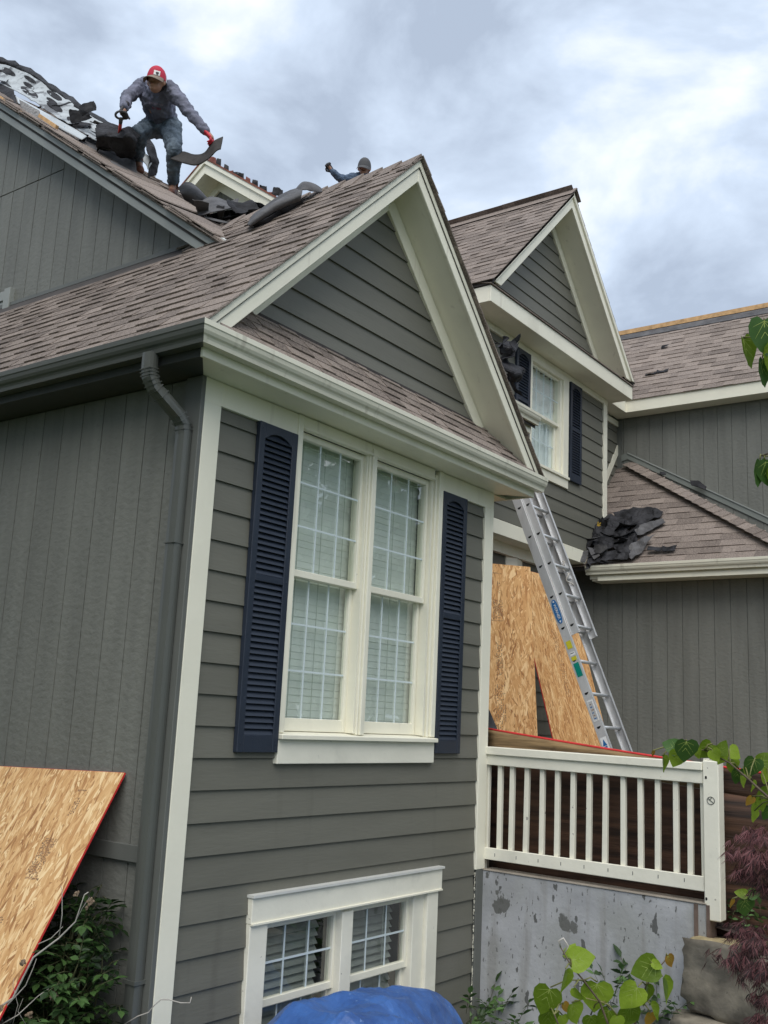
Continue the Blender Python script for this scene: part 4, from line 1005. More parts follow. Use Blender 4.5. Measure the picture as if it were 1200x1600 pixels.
# ------------------------------------------------------------------ blue tarp, stones
def smooth_rows(rows, su, sv):
    def cr(P, t):
        n = len(P) - 1; k = min(int(t * n), n - 1); f = t * n - k
        p0, p1, p2, p3 = P[max(k - 1, 0)], P[k], P[k + 1], P[min(k + 2, n)]
        return .5 * ((2 * p1) + (p2 - p0) * f + (2 * p0 - 5 * p1 + 4 * p2 - p3) * f * f + (3 * p1 - p0 - 3 * p2 + p3) * f ** 3)
    R_ = [[cr(r, i / su) for i in range(su + 1)] for r in rows]
    return [[cr([r[i] for r in R_], j / sv) for i in range(su + 1)] for j in range(sv + 1)]
def patch(rows, su=14, sv=8, thick=.006, noise_amp=.01, noise_sc=7, seed=0, ragged=0):
    G = smooth_rows([[Vector(p) for p in r] for r in rows], su, sv); mb = MB(); W = su + 1; H = sv + 1
    rnd = random.Random(seed)
    if ragged:
        for j in range(H):
            for i in range(W):
                if i in (0, su) or j in (0, sv): G[j][i] = G[j][i].lerp(G[min(max(j, 1), sv - 1)][min(max(i, 1), su - 1)], rnd.uniform(0, ragged))
    Nn = []
    for j in range(H):
        for i in range(W):
            a = G[j][min(i + 1, su)] - G[j][max(i - 1, 0)]; b = G[min(j + 1, sv)][i] - G[max(j - 1, 0)][i]; n = a.cross(b)
            n = n.normalized() if n.length > 1e-9 else V(0, 0, 1); p = G[j][i]
            q = p * noise_sc + Vector((seed * 3.1, seed * 1.7, 0)); vd = mnoise.voronoi(q * .55)[0]; o = mnoise.noise(q) + .35 * mnoise.noise(q * 2.3) - 1.1 * (.35 - min(.35, vd[1] - vd[0]))
            Nn.append((p + n * noise_amp * o, n))
    mb.v = [tuple(p + n * thick / 2) for p, n in Nn] + [tuple(p - n * thick / 2) for p, n in Nn]; k = W * H
    for j in range(sv):
        for i in range(su):
            a = j * W + i; q = (a, a + 1, a + W + 1, a + W); mb.f += [q, tuple(x + k for x in reversed(q))]
    for i in range(su): mb.f += [(i, i + k, i + 1 + k, i + 1), (sv * W + i, sv * W + i + 1, sv * W + i + 1 + k, sv * W + i + k)]
    for j in range(sv): mb.f += [(j * W, (j + 1) * W, (j + 1) * W + k, j * W + k), (j * W + su, j * W + su + k, (j + 1) * W + su + k, (j + 1) * W + su)]
    mb.m = [0] * len(mb.f)
    return mb
def simple(name, label, cat, mb, m, group=None, smooth=True, kind=None):
    o = mb.build(name, m, None, smooth); tag(o, label, cat, group)
    return o
mb = MB(); NXt, NYt = 64, 46
fl = [(random.Random(50 + i).uniform(-.2, 2.0), random.Random(80 + i).uniform(-1.4, -.3), random.Random(110 + i).uniform(0, PI), random.Random(140 + i).uniform(.014, .038)) for i in range(13)]
for j in range(NYt + 1):
    for i in range(NXt + 1):
        u, v = i / NXt, j / NYt; x = -.35 + 2.7 * u; y = -1.75 + 1.6 * v
        KX = ((-.6, .02), (-.25, .10), (.25, .84), (.55, .895), (.88, .915), (1.39, .875), (1.62, .80), (1.98, .55), (2.30, .12), (2.6, .03))
        xe = min(max(x + (1.5 * max(0, -.70 - y) * min(1, max(0, (x - .3) / .8))), -.6), 2.6)
        z = next(z0 + (z1 - z0) * (xe - x0) / (x1 - x0) for (x0, z0), (x1, z1) in zip(KX, KX[1:]) if x0 <= xe <= x1)
        yr_ = -.70 + .06 * math.sin(x * 2.2)
        z -= .16 * max(0, yr_ - y) + 1.5 * max(0, -1.35 - y) ** 1 + .75 * max(0, y - yr_ - .06)
        r = 0
        for fx, fy, fa, fh in fl:
            dl = abs((x - fx) * math.sin(fa) - (y - fy) * math.cos(fa)); z += fh * max(0, 1 - dl / .13) * (1 if z > .3 else .3)
        q = V(x * 2.6, y * 2.6, 0)
        z += (.055 * mnoise.noise(q) * .6 + .022 * (.3 - min(.3, (lambda d_: d_[1] - d_[0])(mnoise.voronoi(q * 1.1)[0]))) + .012 * (.3 - min(.3, (lambda d_: d_[1] - d_[0])(mnoise.voronoi(q * 2.6 + V(3, 1, 0))[0]))) + .012 * mnoise.noise(q * 4)) * (1 if r < 1.1 else .4)
        mb.v.append((x, y, max(z, .03 + .01 * mnoise.noise(q * 3))))
mb.f = [(j * (NXt + 1) + i, j * (NXt + 1) + i + 1, (j + 1) * (NXt + 1) + i + 1, (j + 1) * (NXt + 1) + i) for j in range(NYt) for i in range(NXt)]; mb.m = [0] * len(mb.f)
simple('blue_tarp', 'crumpled blue tarpaulin draped in front of the basement window', 'tarp', mb, tarp_m, None, False)

def boulder(name, label, c, r, seed, top=None):
    bm = bmesh.new(); bmesh.ops.create_cube(bm, size=2); bmesh.ops.subdivide_edges(bm, edges=bm.edges[:], cuts=11, use_grid_fill=True)
    for v in bm.verts:
        p = v.co.copy(); q = p.normalized() * 1.25; p = p.lerp(q, .16)
        s = p + V(seed, seed * 2, 0)
        vd = mnoise.voronoi(s * 1.1)[0]; k = 1 + .16 * mnoise.noise(s * .9) - .05 * (.3 - min(.3, vd[1] - vd[0])) + .05 * (1 - 2 * abs(mnoise.noise(s * 3.6))) + .035 * mnoise.noise(s * 8)
        p *= k; v.co = V(c[0] + p.x * r[0], c[1] + p.y * r[1], c[2] + p.z * r[2])
    me = bpy.data.meshes.new(name); 
    bm.normal_update()
    for f in bm.faces:
        f.smooth = True
        if top and f.normal.z > .55 and f.calc_center_median().z > c[2] + r[2] * top: f.material_index = 1
    bm.to_mesh(me); bm.free(); me.materials.append(stone_m); me.materials.append(stone_y)
    o = bpy.data.objects.new(name, me); COL.objects.link(o); tag(o, label, 'boulder', 'stones edging the mulch bed'); return o
boulder('boulder', 'large brown boulder with a yellow split top at the end of the concrete wall', (3.48, -2.14, .82), (.26, .44, .235), 1, .55)
boulder('boulder', 'flat tan boulder under the large brown one', (3.42, -2.12, .36), (.30, .52, .20), 5)
boulder('boulder', 'low gray boulder behind the red maple at the right', (4.0, -2.75, .80), (.34, .35, .25), 9)
# ------------------------------------------------------------------ torn felt and debris on the roofs
def pr_(px, py, d): return at(px, py, d)
def grid_px(rows): return [[at(*p) for p in r] for r in rows]
gF = 'torn roofing felt lying on the roofs'
# white printed sheet with dark ovals along the rake
sh = thing('printed_sheet', 'white perforated underlayment sheet with dark ovals on the upper left roof', 'underlayment', onX(80, 160, 1.6), gF)
e1 = (onX(170, 235, 1.5) - onX(0, 120, 1.5)).normalized()
WS = [[onX(-25, 92, 1.75), onX(35, 112, 1.75), onX(95, 150, 1.75), onX(165, 196, 1.75), onX(185, 212, 1.75)],
      [onX(-25, 108, 1.68), onX(28, 128, 1.66), onX(88, 166, 1.64), onX(150, 206, 1.66), onX(180, 222, 1.7)],
      [onX(-25, 125, 1.50), onX(26, 143, 1.50), onX(84, 180, 1.50), onX(140, 214, 1.52), onX(172, 228, 1.6)]]
psh = patch(WS, 40, 16, .006, .02, 5, 3)
sheet_o = psh.build('sheet', mat('white sheet', (.42, .45, .46), .5, .2, (6, 6, 6), .3, (30, 30, 30), spots=[((5, 5, 5), .54, .08, (.08, .08, .085), .9), ((15, 15, 15), .6, .05, (.2, .21, .22), .8)]), sh, True)
from mathutils.bvhtree import BVHTree
def bvh_of(o):
    me = o.data; return BVHTree.FromPolygons([o.matrix_basis @ v.co for v in me.vertices], [tuple(p.vertices) for p in me.polygons])
def decal(bvh, pts_px, off=.004):
    P = []
    for x, y in pts_px:
        r = ray(x, y); h = bvh.ray_cast(CAM, r.normalized())
        if h[0] is None: return None
        P.append(h[0] - r.normalized() * off)
    return P
bv = bvh_of(sheet_o)
a = math.atan2(.62, 1)
for cx, cy, ra, rb in ((47, 124, 11, 3.2), (45, 133.5, 10, 3.2), (46, 144, 16, 5.0), (85, 149, 14, 4.2), (81, 157.5, 10, 2.8), (85, 166.5, 15, 4.8), (121, 181.5, 12, 3.8), (118, 191.5, 16, 5.4), (150, 203, 14, 5.4), (14, 112, 12, 4)):
    P = decal(bv, [(cx + ra * math.cos(t) * math.cos(a) - rb * math.sin(t) * math.sin(a), cy + ra * math.cos(t) * math.sin(a) + rb * math.sin(t) * math.cos(a)) for t in [2 * PI * i / 18 for i in range(18)]], .006)
    if P: MB().prism(P, ray(cx, cy).normalized() * .003).build('dark_oval', felt, sh)
st = thing('printed_strip', 'narrow white strip with light blue lettering along the torn rake', 'underlayment', onX(90, 195, 1.4), gF)
so_ = patch([[onX(24, 150, 1.42), onX(62, 171, 1.42), onX(100, 192, 1.42), onX(136, 213, 1.42)], [onX(28, 161, 1.36), onX(62, 182, 1.36), onX(98, 203, 1.36), onX(128, 219, 1.36)]], 16, 3, .004, .003, 5, 4).build('strip', mat('pale blue white film', (.48, .52, .54), .5, .1), st, True)
tcen = (onX(82, 182.5, 1.42) + onX(80, 193.5, 1.36)) / 2 - ray(81, 188).normalized() * .012
txd = (onX(136, 213, 1.42) - onX(24, 150, 1.42)).normalized(); tyd = onX(82, 182.5, 1.42) - onX(80, 193.5, 1.36); tyd = (tyd - txd * tyd.dot(txd)).normalized()
mesh_text('Owenscorning.com', .070, tcen, txd, tyd, cyan_lab, 'lettering', st)
o = simple('shingle_scrap', 'gray gritty shingle scrap hanging over the rake board below the printed strip', 'shingle scrap', patch([[onX(30, 156, 1.30), onX(62, 174, 1.30)], [onX(36, 176, 1.22), onX(64, 188, 1.24)], [onX(50, 189, 1.17), onX(63, 193, 1.18)]], 8, 6, .008, .006, 9, 5), mat('gray granule', (.17, .165, .16), .9, .35, (40, 40, 40), .8, (90, 90, 90), col2=(.22, .215, .21)))
for (x0, y0), (x1, y1) in (((-4, 150), (36, 177)), ((62, 181), (89, 199))):
    p, q = onX(x0, y0, 1.19), onX(x1, y1, 1.19)
    MB().beam(p, q, .035, .03, up=(1, 0, 0)).build('bare_sheathing_edge', wood_raw, house)
# black layer folded over the top of the sheet
def felt_piece(label, rows, m=felt, su=16, sv=8, na=.012, ns=6, seed=0, thick=.006, name='felt_piece', ragged=.3, cat='roofing felt', group=gF):
    return simple(name, label, cat, patch(rows, su, sv, thick, na, ns, seed, ragged), m, group)
felt_piece('long black felt layer rolled back along the top of the upper left roof', [[onX(-25, 84, 1.9), onX(30, 101, 1.9), onX(80, 130, 1.9), onX(110, 152, 1.9), onX(150, 180, 1.9), onX(190, 199, 1.9)],
    [onX(-25, 88, 1.8), onX(30, 106, 1.75), onX(78, 137, 1.75), onX(110, 161, 1.75), onX(150, 187, 1.75), onX(190, 206, 1.75)], [onX(-25, 96, 2.0), onX(30, 114, 2.0), onX(75, 146, 2.0), onX(108, 170, 2.0), onX(150, 196, 2.0), onX(185, 215, 2.0)]], felt, 34, 6, .03, 5, 11)
felt_piece('dark torn felt end at the far left of the roof', [[onX(-20, 118, 1.55), onX(8, 128, 1.55), onX(22, 140, 1.5)], [onX(-20, 140, 1.35), onX(8, 150, 1.4), onX(24, 152, 1.4)], [onX(-20, 152, 1.3), onX(10, 162, 1.3), onX(28, 166, 1.35)]], felt, 8, 8, .02, 6, 12)
felt_piece('thin wavy shingle layer curling beside the printed strip', [[onX(58, 178, 1.42), onX(90, 200, 1.42), onX(125, 222, 1.42), onX(150, 240, 1.42)], [onX(60, 184, 1.30), onX(92, 206, 1.28), onX(126, 231, 1.26), onX(152, 248, 1.28)]], felt_back, 18, 4, .014, 9, 13)
felt_piece('black folded felt hump left of the crouching worker', [[at(150, 196, 9.9), at(175, 196, 9.9), at(188, 201, 9.75), at(203, 198, 9.7), at(215, 214, 9.75)], [at(150, 214, 9.5), at(172, 212, 9.45), at(190, 214, 9.42), at(203, 212, 9.40), at(213, 224, 9.5)], [at(152, 230, 9.9), at(172, 236, 9.75), at(190, 241, 9.7), at(202, 243, 9.7), at(212, 242, 9.8)]], felt, 26, 16, .045, 8, 14)
felt_piece('wide gray felt sheet sagging below the black hump', [[at(112, 204, 10.4), at(145, 216, 10.4), at(175, 224, 10.4), at(210, 236, 10.3)], [at(125, 222, 9.9), at(155, 234, 9.9), at(185, 246, 9.9), at(212, 254, 9.9)], [at(140, 236, 9.6), at(168, 252, 9.6), at(195, 266, 9.6), at(214, 274, 9.6)]], felt_back, 20, 10, .016, 4, 15)
felt_piece('small torn gray felt tongue on the shingles under the left boot', [[at(172, 250, 9.5), at(196, 264, 9.5), at(222, 279, 9.5)], [at(178, 262, 9.3), at(204, 276, 9.3), at(238, 291, 9.3)]], felt_back, 12, 4, .012, 8, 16)
felt_piece('curved black felt band standing behind the left leg', [[at(220, 206, 10.7), at(236, 220, 10.7), at(246, 250, 10.7), at(244, 274, 10.7)], [at(222, 226, 10.5), at(228, 238, 10.5), at(233, 258, 10.5), at(230, 279, 10.5)]], felt, 18, 8, .035, 9, 17)
felt_piece('pale printed felt scrap behind the left boot', [[at(224, 238, 10.55), at(234, 246, 10.55), at(237, 256, 10.55)], [at(219, 250, 10.5), at(228, 258, 10.5), at(231, 266, 10.5)]], mat('white sheet', (.6, .6, .6)), 8, 6, .012, 8, 18)
# pile in the valley
felt_piece('gray felt roll lying beside the right boot', [[at(277, 292, 9.9), at(292, 284, 9.9), at(308, 292, 9.85), at(322, 308, 9.8)], [at(281, 300, 9.6), at(296, 298, 9.6), at(312, 306, 9.6), at(326, 318, 9.6)], [at(288, 312, 9.7), at(300, 318, 9.7), at(310, 326, 9.7), at(320, 334, 9.7)]], felt_back, 16, 10, .012, 6, 21)
felt_piece('big curled gray felt flap in the roof valley', [[at(303, 334, 9.20), at(312, 318, 9.20), at(330, 308, 9.25), at(352, 313, 9.30), at(372, 322, 9.30), at(389, 330, 9.30)], [at(304, 337, 9.00), at(318, 328, 8.90), at(338, 322, 8.90), at(358, 324, 8.95), at(378, 328, 9.10), at(391, 335, 9.20)], [at(305, 338, 8.90), at(322, 335, 8.70), at(342, 331, 8.70), at(360, 327, 8.80), at(380, 328, 9.00), at(391, 337, 9.20)]], felt_back, 22, 12, .010, 5, 22)
felt_piece('black hollow underside of the curled felt in the valley', [[at(322, 336, 8.85), at(345, 331, 8.85), at(370, 328, 9.00), at(391, 336, 9.20)], [at(330, 347, 9.40), at(350, 346, 9.40), at(372, 344, 9.40), at(391, 342, 9.40)], [at(328, 350, 8.80), at(345, 357, 8.80), at(366, 358, 8.90), at(388, 347, 9.10)]], felt, 18, 12, .012, 5, 23)
felt_piece('pale felt lip at the mouth of the curled flap', [[at(318, 337, 8.75), at(340, 343, 8.70), at(364, 347, 8.80), at(388, 346, 9.00)], [at(320, 341, 8.72), at(342, 347, 8.67), at(365, 350, 8.77), at(386, 349, 8.97)]], felt_back, 14, 3, .004, 9, 24)
felt_piece('crumpled black felt heap in the bottom of the valley', [[at(330, 345, 9.00), at(350, 350, 8.90), at(375, 349, 9.00), at(395, 342, 9.10)], [at(336, 354, 8.70), at(352, 360, 8.60), at(372, 358, 8.70), at(392, 350, 8.90)], [at(345, 362, 8.70), at(356, 366, 8.65), at(372, 364, 8.70), at(388, 356, 8.85)]], felt, 16, 10, .025, 8, 25)
felt_piece('small gray felt tab sticking up in the valley', [[at(358, 316, 9.40), at(373, 309, 9.40)], [at(360, 321, 9.30), at(371, 323, 9.30)]], felt_back, 6, 4, .004, 8, 26)
def r1d(x, y): return (on(x, y, (-1, 0, 1), 4.87) - CAM).dot(FW)
LOW = [(391, 355), (410, 346), (430, 335), (452, 324), (468, 316)]; MID = [(388, 352), (404, 338), (426, 323), (450, 312), (472, 304)]; UPP = [(386, 351), (397, 334), (421, 316), (447, 301), (476, 289)]
DD = [r1d(*p) for p in LOW]
felt_piece('long gray felt sheet sliding down towards the front ridge', [[at(*p, d + .20) for p, d in zip(UPP, DD)], [at(*p, d - .10) for p, d in zip(MID, DD)], [at(*p, d) for p, d in zip(LOW, DD)]], felt_back, 26, 12, .016, 4, 27)
felt_piece('torn black felt edge under the long gray sheet', [[at(x + 4, y - 6, d - .06) for (x, y), d in zip(LOW, DD)], [at(x + 6, y + 1, d - .02) for (x, y), d in zip(LOW, DD)]], felt, 22, 4, .02, 9, 29)
dE = DD[-1]
felt_piece('curled felt end standing above the front ridge', [[at(462, 296, dE + .2), at(474, 284, dE + .2), at(490, 287, dE + .2), at(506, 299, dE + .15)], [at(463, 302, dE + .05), at(475, 288, dE + .05), at(489, 291, dE + .05), at(501, 301, dE + .1)], [at(462, 316, dE), at(470, 299, dE - .02), at(477, 297, dE - .02), at(483, 298, dE)]], felt_back, 14, 8, .008, 6, 28)
# debris along the far rake
for i, (x, y) in enumerate(((331, 250), (340, 255), (352, 263), (359, 266), (366, 270), (375, 276), (386, 283), (397, 288), (410, 296), (421, 302), (431, 299), (437, 303))):
    p = onX(x, y, 5.52); w = random.uniform(.02, .06); hgt = random.choice((.015, .03, .05, .09))
    felt_piece(['first', 'second', 'third', 'fourth', 'fifth', 'sixth', 'seventh', 'eighth', 'ninth', 'tenth', 'eleventh', 'last'][i] + ' torn scrap down from the peak on the far cream rake', [[p + V(0, w, hgt), p + V(.05, -w * .6, hgt * random.uniform(.4, 1.1))], [p + V(0, w * 1.4, -.05), p + V(.05, -w, -.07)]], felt if i % 3 else mat('red brown scrap', (.14, .05, .04), .9, .3), 5, 4, .02, 14, 40 + i, name='shingle_scrap', group='torn scraps along the far rake', cat='shingle scrap')
# heap on the porch eave beside the upper window
heap = thing('felt_heap', 'crumpled black felt heap hanging over the eave beside the upper left shutter', 'roofing felt', onY(800, 600, 1.1), gF)
for i, rows in enumerate((
    [[(782, 538, 11.0), (795, 533, 11.0), (807, 538, 11.0), (812, 536, 11.0)], [(780, 546, 10.8), (794, 545, 10.8), (803, 548, 10.8), (804, 552, 10.8)], [(784, 556, 10.9), (790, 560, 10.9), (797, 556, 10.9), (800, 553, 10.9)]],
    [[(782, 558, 10.9), (793, 561, 10.8), (802, 570, 10.8), (812, 572, 10.9), (817, 580, 11.0)], [(787, 574, 10.6), (798, 578, 10.6), (806, 582, 10.6), (815, 586, 10.7), (816, 590, 10.8)], [(796, 594, 10.8), (800, 596, 10.7), (806, 598, 10.7), (811, 596, 10.8), (814, 592, 10.9)]],
    [[(791, 594, 10.8), (800, 604, 10.8), (806, 614, 10.8)], [(796, 592, 10.7), (806, 606, 10.7), (816, 622, 10.8)]],
    [[(777, 540, 11.1), (788, 536, 11.1), (800, 536, 11.1)], [(778, 543, 11.0), (788, 540, 11.0), (799, 539, 11.0)]])):
    patch(grid_px(rows), 20, 12, .006, .03, 8, 60 + i, .3).build('felt_fold', felt, heap, False)
heap_a = heap
# heap on the lower right roof
heap = thing('felt_heap', 'heap of torn black felt on the lower right roof above the gutter', 'roofing felt', onY(960, 850, 1.2), gF)
rh = random.Random(8)
D0 = pix(V(8.9, 1.2, 4.95)); dd = (V(8.9, 1.2, 4.95) - CAM).dot(FW)
for i, (rows, m_) in enumerate((
    ([[(958, 803, .9), (985, 797, 1.0), (1015, 796, 1.0), (1037, 800, .9)], [(965, 814, .6), (990, 812, .6), (1018, 810, .65), (1035, 806, .7)], [(980, 826, .3), (996, 828, .3), (1010, 820, .4), (1030, 812, .5)]], felt),
    ([[(990, 832, .15), (1010, 822, .3), (1035, 811, .5)], [(998, 842, .0), (1016, 832, .15), (1041, 819, .4)]], felt_back),
    ([[(975, 868, -.3), (1000, 850, -.1), (1024, 840, .1)], [(988, 878, -.4), (1008, 862, -.25), (1020, 846, 0)]], felt_back),
    ([[(944, 808, .5), (958, 808, .5), (972, 818, .4), (982, 822, .4)], [(936, 826, .1), (952, 822, 0), (968, 830, 0), (984, 838, .0)], [(935, 842, -.1), (952, 846, -.2), (970, 846, -.2), (990, 848, -.1)]], felt),
    ([[(930, 838, -.1), (950, 846, -.2), (975, 850, -.2), (1000, 846, -.1)], [(926, 852, -.4), (950, 858, -.45), (974, 860, -.4), (990, 858, -.3)], [(938, 864, -.35), (955, 862, -.4), (970, 868, -.4), (985, 872, -.35)]], felt),
    ([[(919, 821, .1), (930, 822, .0), (940, 836, -.1)], [(921, 838, -.1), (930, 842, -.2), (936, 850, -.25)], [(919, 850, -.2), (928, 856, -.3), (936, 862, -.35)]], felt),
    ([[(918, 884, -.45), (922, 868, -.5), (932, 864, -.5), (944, 872, -.5)], [(921, 888, -.5), (926, 874, -.6), (934, 872, -.6), (946, 880, -.55)], [(914, 892, -.45), (922, 884, -.5), (936, 882, -.5), (960, 880, -.5)]], felt),
    ([[(945, 872, -.4), (965, 866, -.4), (985, 870, -.35)], [(940, 880, -.5), (962, 878, -.5), (986, 877, -.42)]], felt),
    ([[(950, 820, .1), (964, 812, .2), (976, 816, .25)], [(956, 836, -.2), (968, 830, -.1), (980, 828, .1)]], felt))):
    patch([[on(x, y, (-1, 0, 1), -3.97) + V(-S2, 0, S2) * (.02 + .26 * max(0, .5 - abs(o_ + .05)) * rh.uniform(.5, 1.1) * (.35 if m_ is felt_back else 1)) for x, y, o_ in r] for r in rows], 20, 14, .006, .035, 9, 70 + i, .3).build('felt_fold', m_, heap, False)
p = on(941, 834, (-1, 0, 1), -3.97) + V(-S2, 0, S2) * .13 - RT * .01
for a_, l in ((-.15, .10), (.5, .09), (1.2, .07)):
    MB().beam(p - RT * .02 + V(0, 0, .0), p + (-DN * math.cos(a_) + RT * math.sin(a_)) * l * .6 - FW * .01, .014, .006, up=FW).build('yellow_label', mat('yellow print', (.55, .36, .05), .6), heap)
def rand_sheets(parent, spots, n, size, nrm, seed, spread=.5):
    """thin ragged felt tatters tossed over a heap, each bent its own way"""
    r_ = random.Random(seed); nrm = Vector(nrm)
    for i in range(n):
        c = r_.choice(spots) + V(r_.gauss(0, .04), r_.gauss(0, .06), r_.gauss(0, .03)) + nrm * r_.uniform(.02, .12)
        nn = (nrm + V(r_.gauss(0, spread), r_.gauss(0, spread), r_.gauss(0, spread))).normalized(); u = nn.orthogonal().normalized(); u = Matrix.Rotation(r_.uniform(0, 6.3), 3, nn) @ u; v = nn.cross(u)
        w, h, b1, b2 = size * r_.uniform(.5, 1.2), size * r_.uniform(.3, .7), r_.uniform(-.3, .3) * size, r_.uniform(-.2, .4) * size
        rows = [[c + u * w * (k - 1) * r_.uniform(.8, 1.1) + v * h * (q - 1) * r_.uniform(.8, 1.1) + nn * (b1 * (k - 1) ** 2 + b2 * (q - 1) * (k - 1)) for k in range(3)] for q in range(3)]
        patch(rows, 9, 7, .005, .012, 12, seed + i, .55).build('felt_tatter', felt if r_.random() < .75 else felt_back, parent, False)
RP = lambda x, y: on(x, y, (-1, 0, 1), -3.97)
rand_sheets(heap, [RP(*p) for p in ((935, 830), (950, 826), (965, 838), (945, 850), (930, 855), (965, 852), (985, 845), (938, 870), (975, 826), (925, 875))], 22, .17, (-S2, 0, S2), 300, .5)
A1 = V(-S2, 0, S2)
def lie(p, u, v, w, h, seed, label, m=felt, name='felt_scrap', group='small felt scraps on the right roofs'):
    n = u.cross(v).normalized(); n = n if n.z > 0 else -n
    felt_piece(label, [[p + u * w * (i - 1) + v * h * .5 + n * random.uniform(.015, .05) for i in range(3)], [p + u * w * (i - 1) * .9 - v * h * .5 + n * random.uniform(.015, .06) for i in range(3)]], m, 9, 5, .015, 11, seed, name=name, group=group, ragged=.5)
UY, VA = V(0, -1, 0), V(S2, 0, S2)
for i, (x, y, lab) in enumerate(((1024, 861, 'black felt scrap just above the gutter, left of its neighbour'), (1046, 860, 'black felt scrap just above the gutter, right of its neighbour'))):
    lie(on(x, y, (-1, 0, 1), -3.98), UY, VA, .10, .11, 81 + i, lab)
for i, (x, y, lab, w) in enumerate(((1018, 587, 'left half of the black scrap pair low on the upper right roof', .10), (1036, 583, 'right half of the black scrap pair low on the upper right roof', .10), (1040, 545, 'tiny dark scrap high on the upper right roof', .06))):
    lie(on(x, y, (-1, 0, 1), 7.37 - 10.15), UY, VA, w, .08, 85 + i, lab)
felt_piece('black felt scrap on the flashing beside the hip', [[onX(1078, 752, 10.25), onX(1092, 752, 10.3), onX(1104, 760, 10.3)], [onX(1080, 757, 10.2), onX(1090, 762, 10.2), onX(1103, 766, 10.2)]], felt, 9, 5, .02, 10, 90, name='felt_scrap', group='small felt scraps on the right roofs')
felt_piece('tiny black felt scrap higher up the flashing', [[onX(1031, 738, 10.3), onX(1040, 738, 10.3)], [onX(1030, 742, 10.25), onX(1041, 743, 10.25)]], felt, 5, 4, .02, 10, 91, name='felt_scrap', group='small felt scraps on the right roofs')

rand_sheets(heap_a, [at(x, y, 10.75) for x, y in ((795, 545), (800, 565), (806, 585), (800, 600), (790, 552))], 9, .10, (-.5, -.6, .6), 330, .6)
tat = thing('felt_heap', 'scatter of torn black felt tatters along the torn edge of the upper left roof', 'roofing felt', onX(100, 190, 1.6), gF)
rand_sheets(tat, [onX(x, y, 1.55) for x, y in ((5, 135), (20, 150), (105, 178), (130, 200), (150, 214), (150, 226), (95, 200), (60, 180), (170, 236))], 13, .12, (-.6, -.3, .7), 360, .5)
rand_sheets(tat, [at(x, y, 9.9) for x, y in ((156, 208), (168, 222), (176, 232), (205, 234), (198, 240))], 8, .13, (-.4, -.6, .6), 390, .5)
val = thing('felt_heap', 'torn black felt tatters in the roof valley below the right boot', 'roofing felt', at(345, 350, 9), gF)
rand_sheets(val, [at(x, y, 8.9) for x, y in ((310, 335), (340, 350), (365, 352), (385, 346), (400, 338), (372, 340))], 11, .12, (-.4, -.6, .6), 420, .5)
# ------------------------------------------------------------------ people
folds = bpy.data.textures.new('folds', 'CLOUDS'); folds.noise_scale = .065; folds.noise_depth = 2
def blob(name, caps, m, parent, voxel=.012, it=6, disp=0, balls=(), kind=None):
    mb = MB()
    for a, ra, b, rb in caps: mb.cap(a, ra, b, rb, 12)
    for c, r, fr in balls: mb.ball(c, r, 14, 0, fr)
    o = mb.build(name, m, parent, True)
    r = o.modifiers.new('remesh', 'REMESH'); r.mode = 'VOXEL'; r.voxel_size = voxel
    s = o.modifiers.new('smooth', 'SMOOTH'); s.factor = .5; s.iterations = it
    if disp:
        d = o.modifiers.new('folds', 'DISPLACE'); d.texture = folds; d.strength = disp; d.mid_level = .5; d.texture_coords = 'LOCAL'
    bake(o); o.data.shade_smooth()
    return o
def hand(name, wrist, direction, palm_n, m, parent, curl=1.0, side=1, voxel=.0055):
    """palm, four unequal curled fingers and a side thumb, grown into one glove"""
    f = direction.normalized(); n = (palm_n - f * palm_n.dot(f)).normalized(); s = f.cross(n) * side; c = []
    for i in range(4):
        q = -.030 + .020 * i
        c.append((wrist + s * q * .7 + f * .012, .017, wrist + s * q + f * .082, .0145))
    c.append((wrist - f * .05, .030, wrist + f * .02, .030))
    for i, L_ in enumerate((.070, .080, .076, .060)):
        p = wrist + s * (-.030 + .020 * i) + f * .084; a = .35 * curl
        for k, fr in enumerate((.45, .32, .23)):
            d = f * math.cos(a) + n * math.sin(a) + s * (.03 * (i - 1.5)); q = p + d * L_ * fr * 1.15
            c.append((p, .0115 - .001 * k, q, .0105 - .001 * k)); p = q; a += .75 * curl
    p = wrist - s * .032 + f * .025; d = (f * .55 - s * .75 + n * .35).normalized(); q = p + d * .045; c.append((p, .014, q, .012))
    d = (f * .75 + n * .65).normalized(); c.append((q, .012, q + d * .038, .010))
    return blob(name, c, m, parent, voxel, 2)
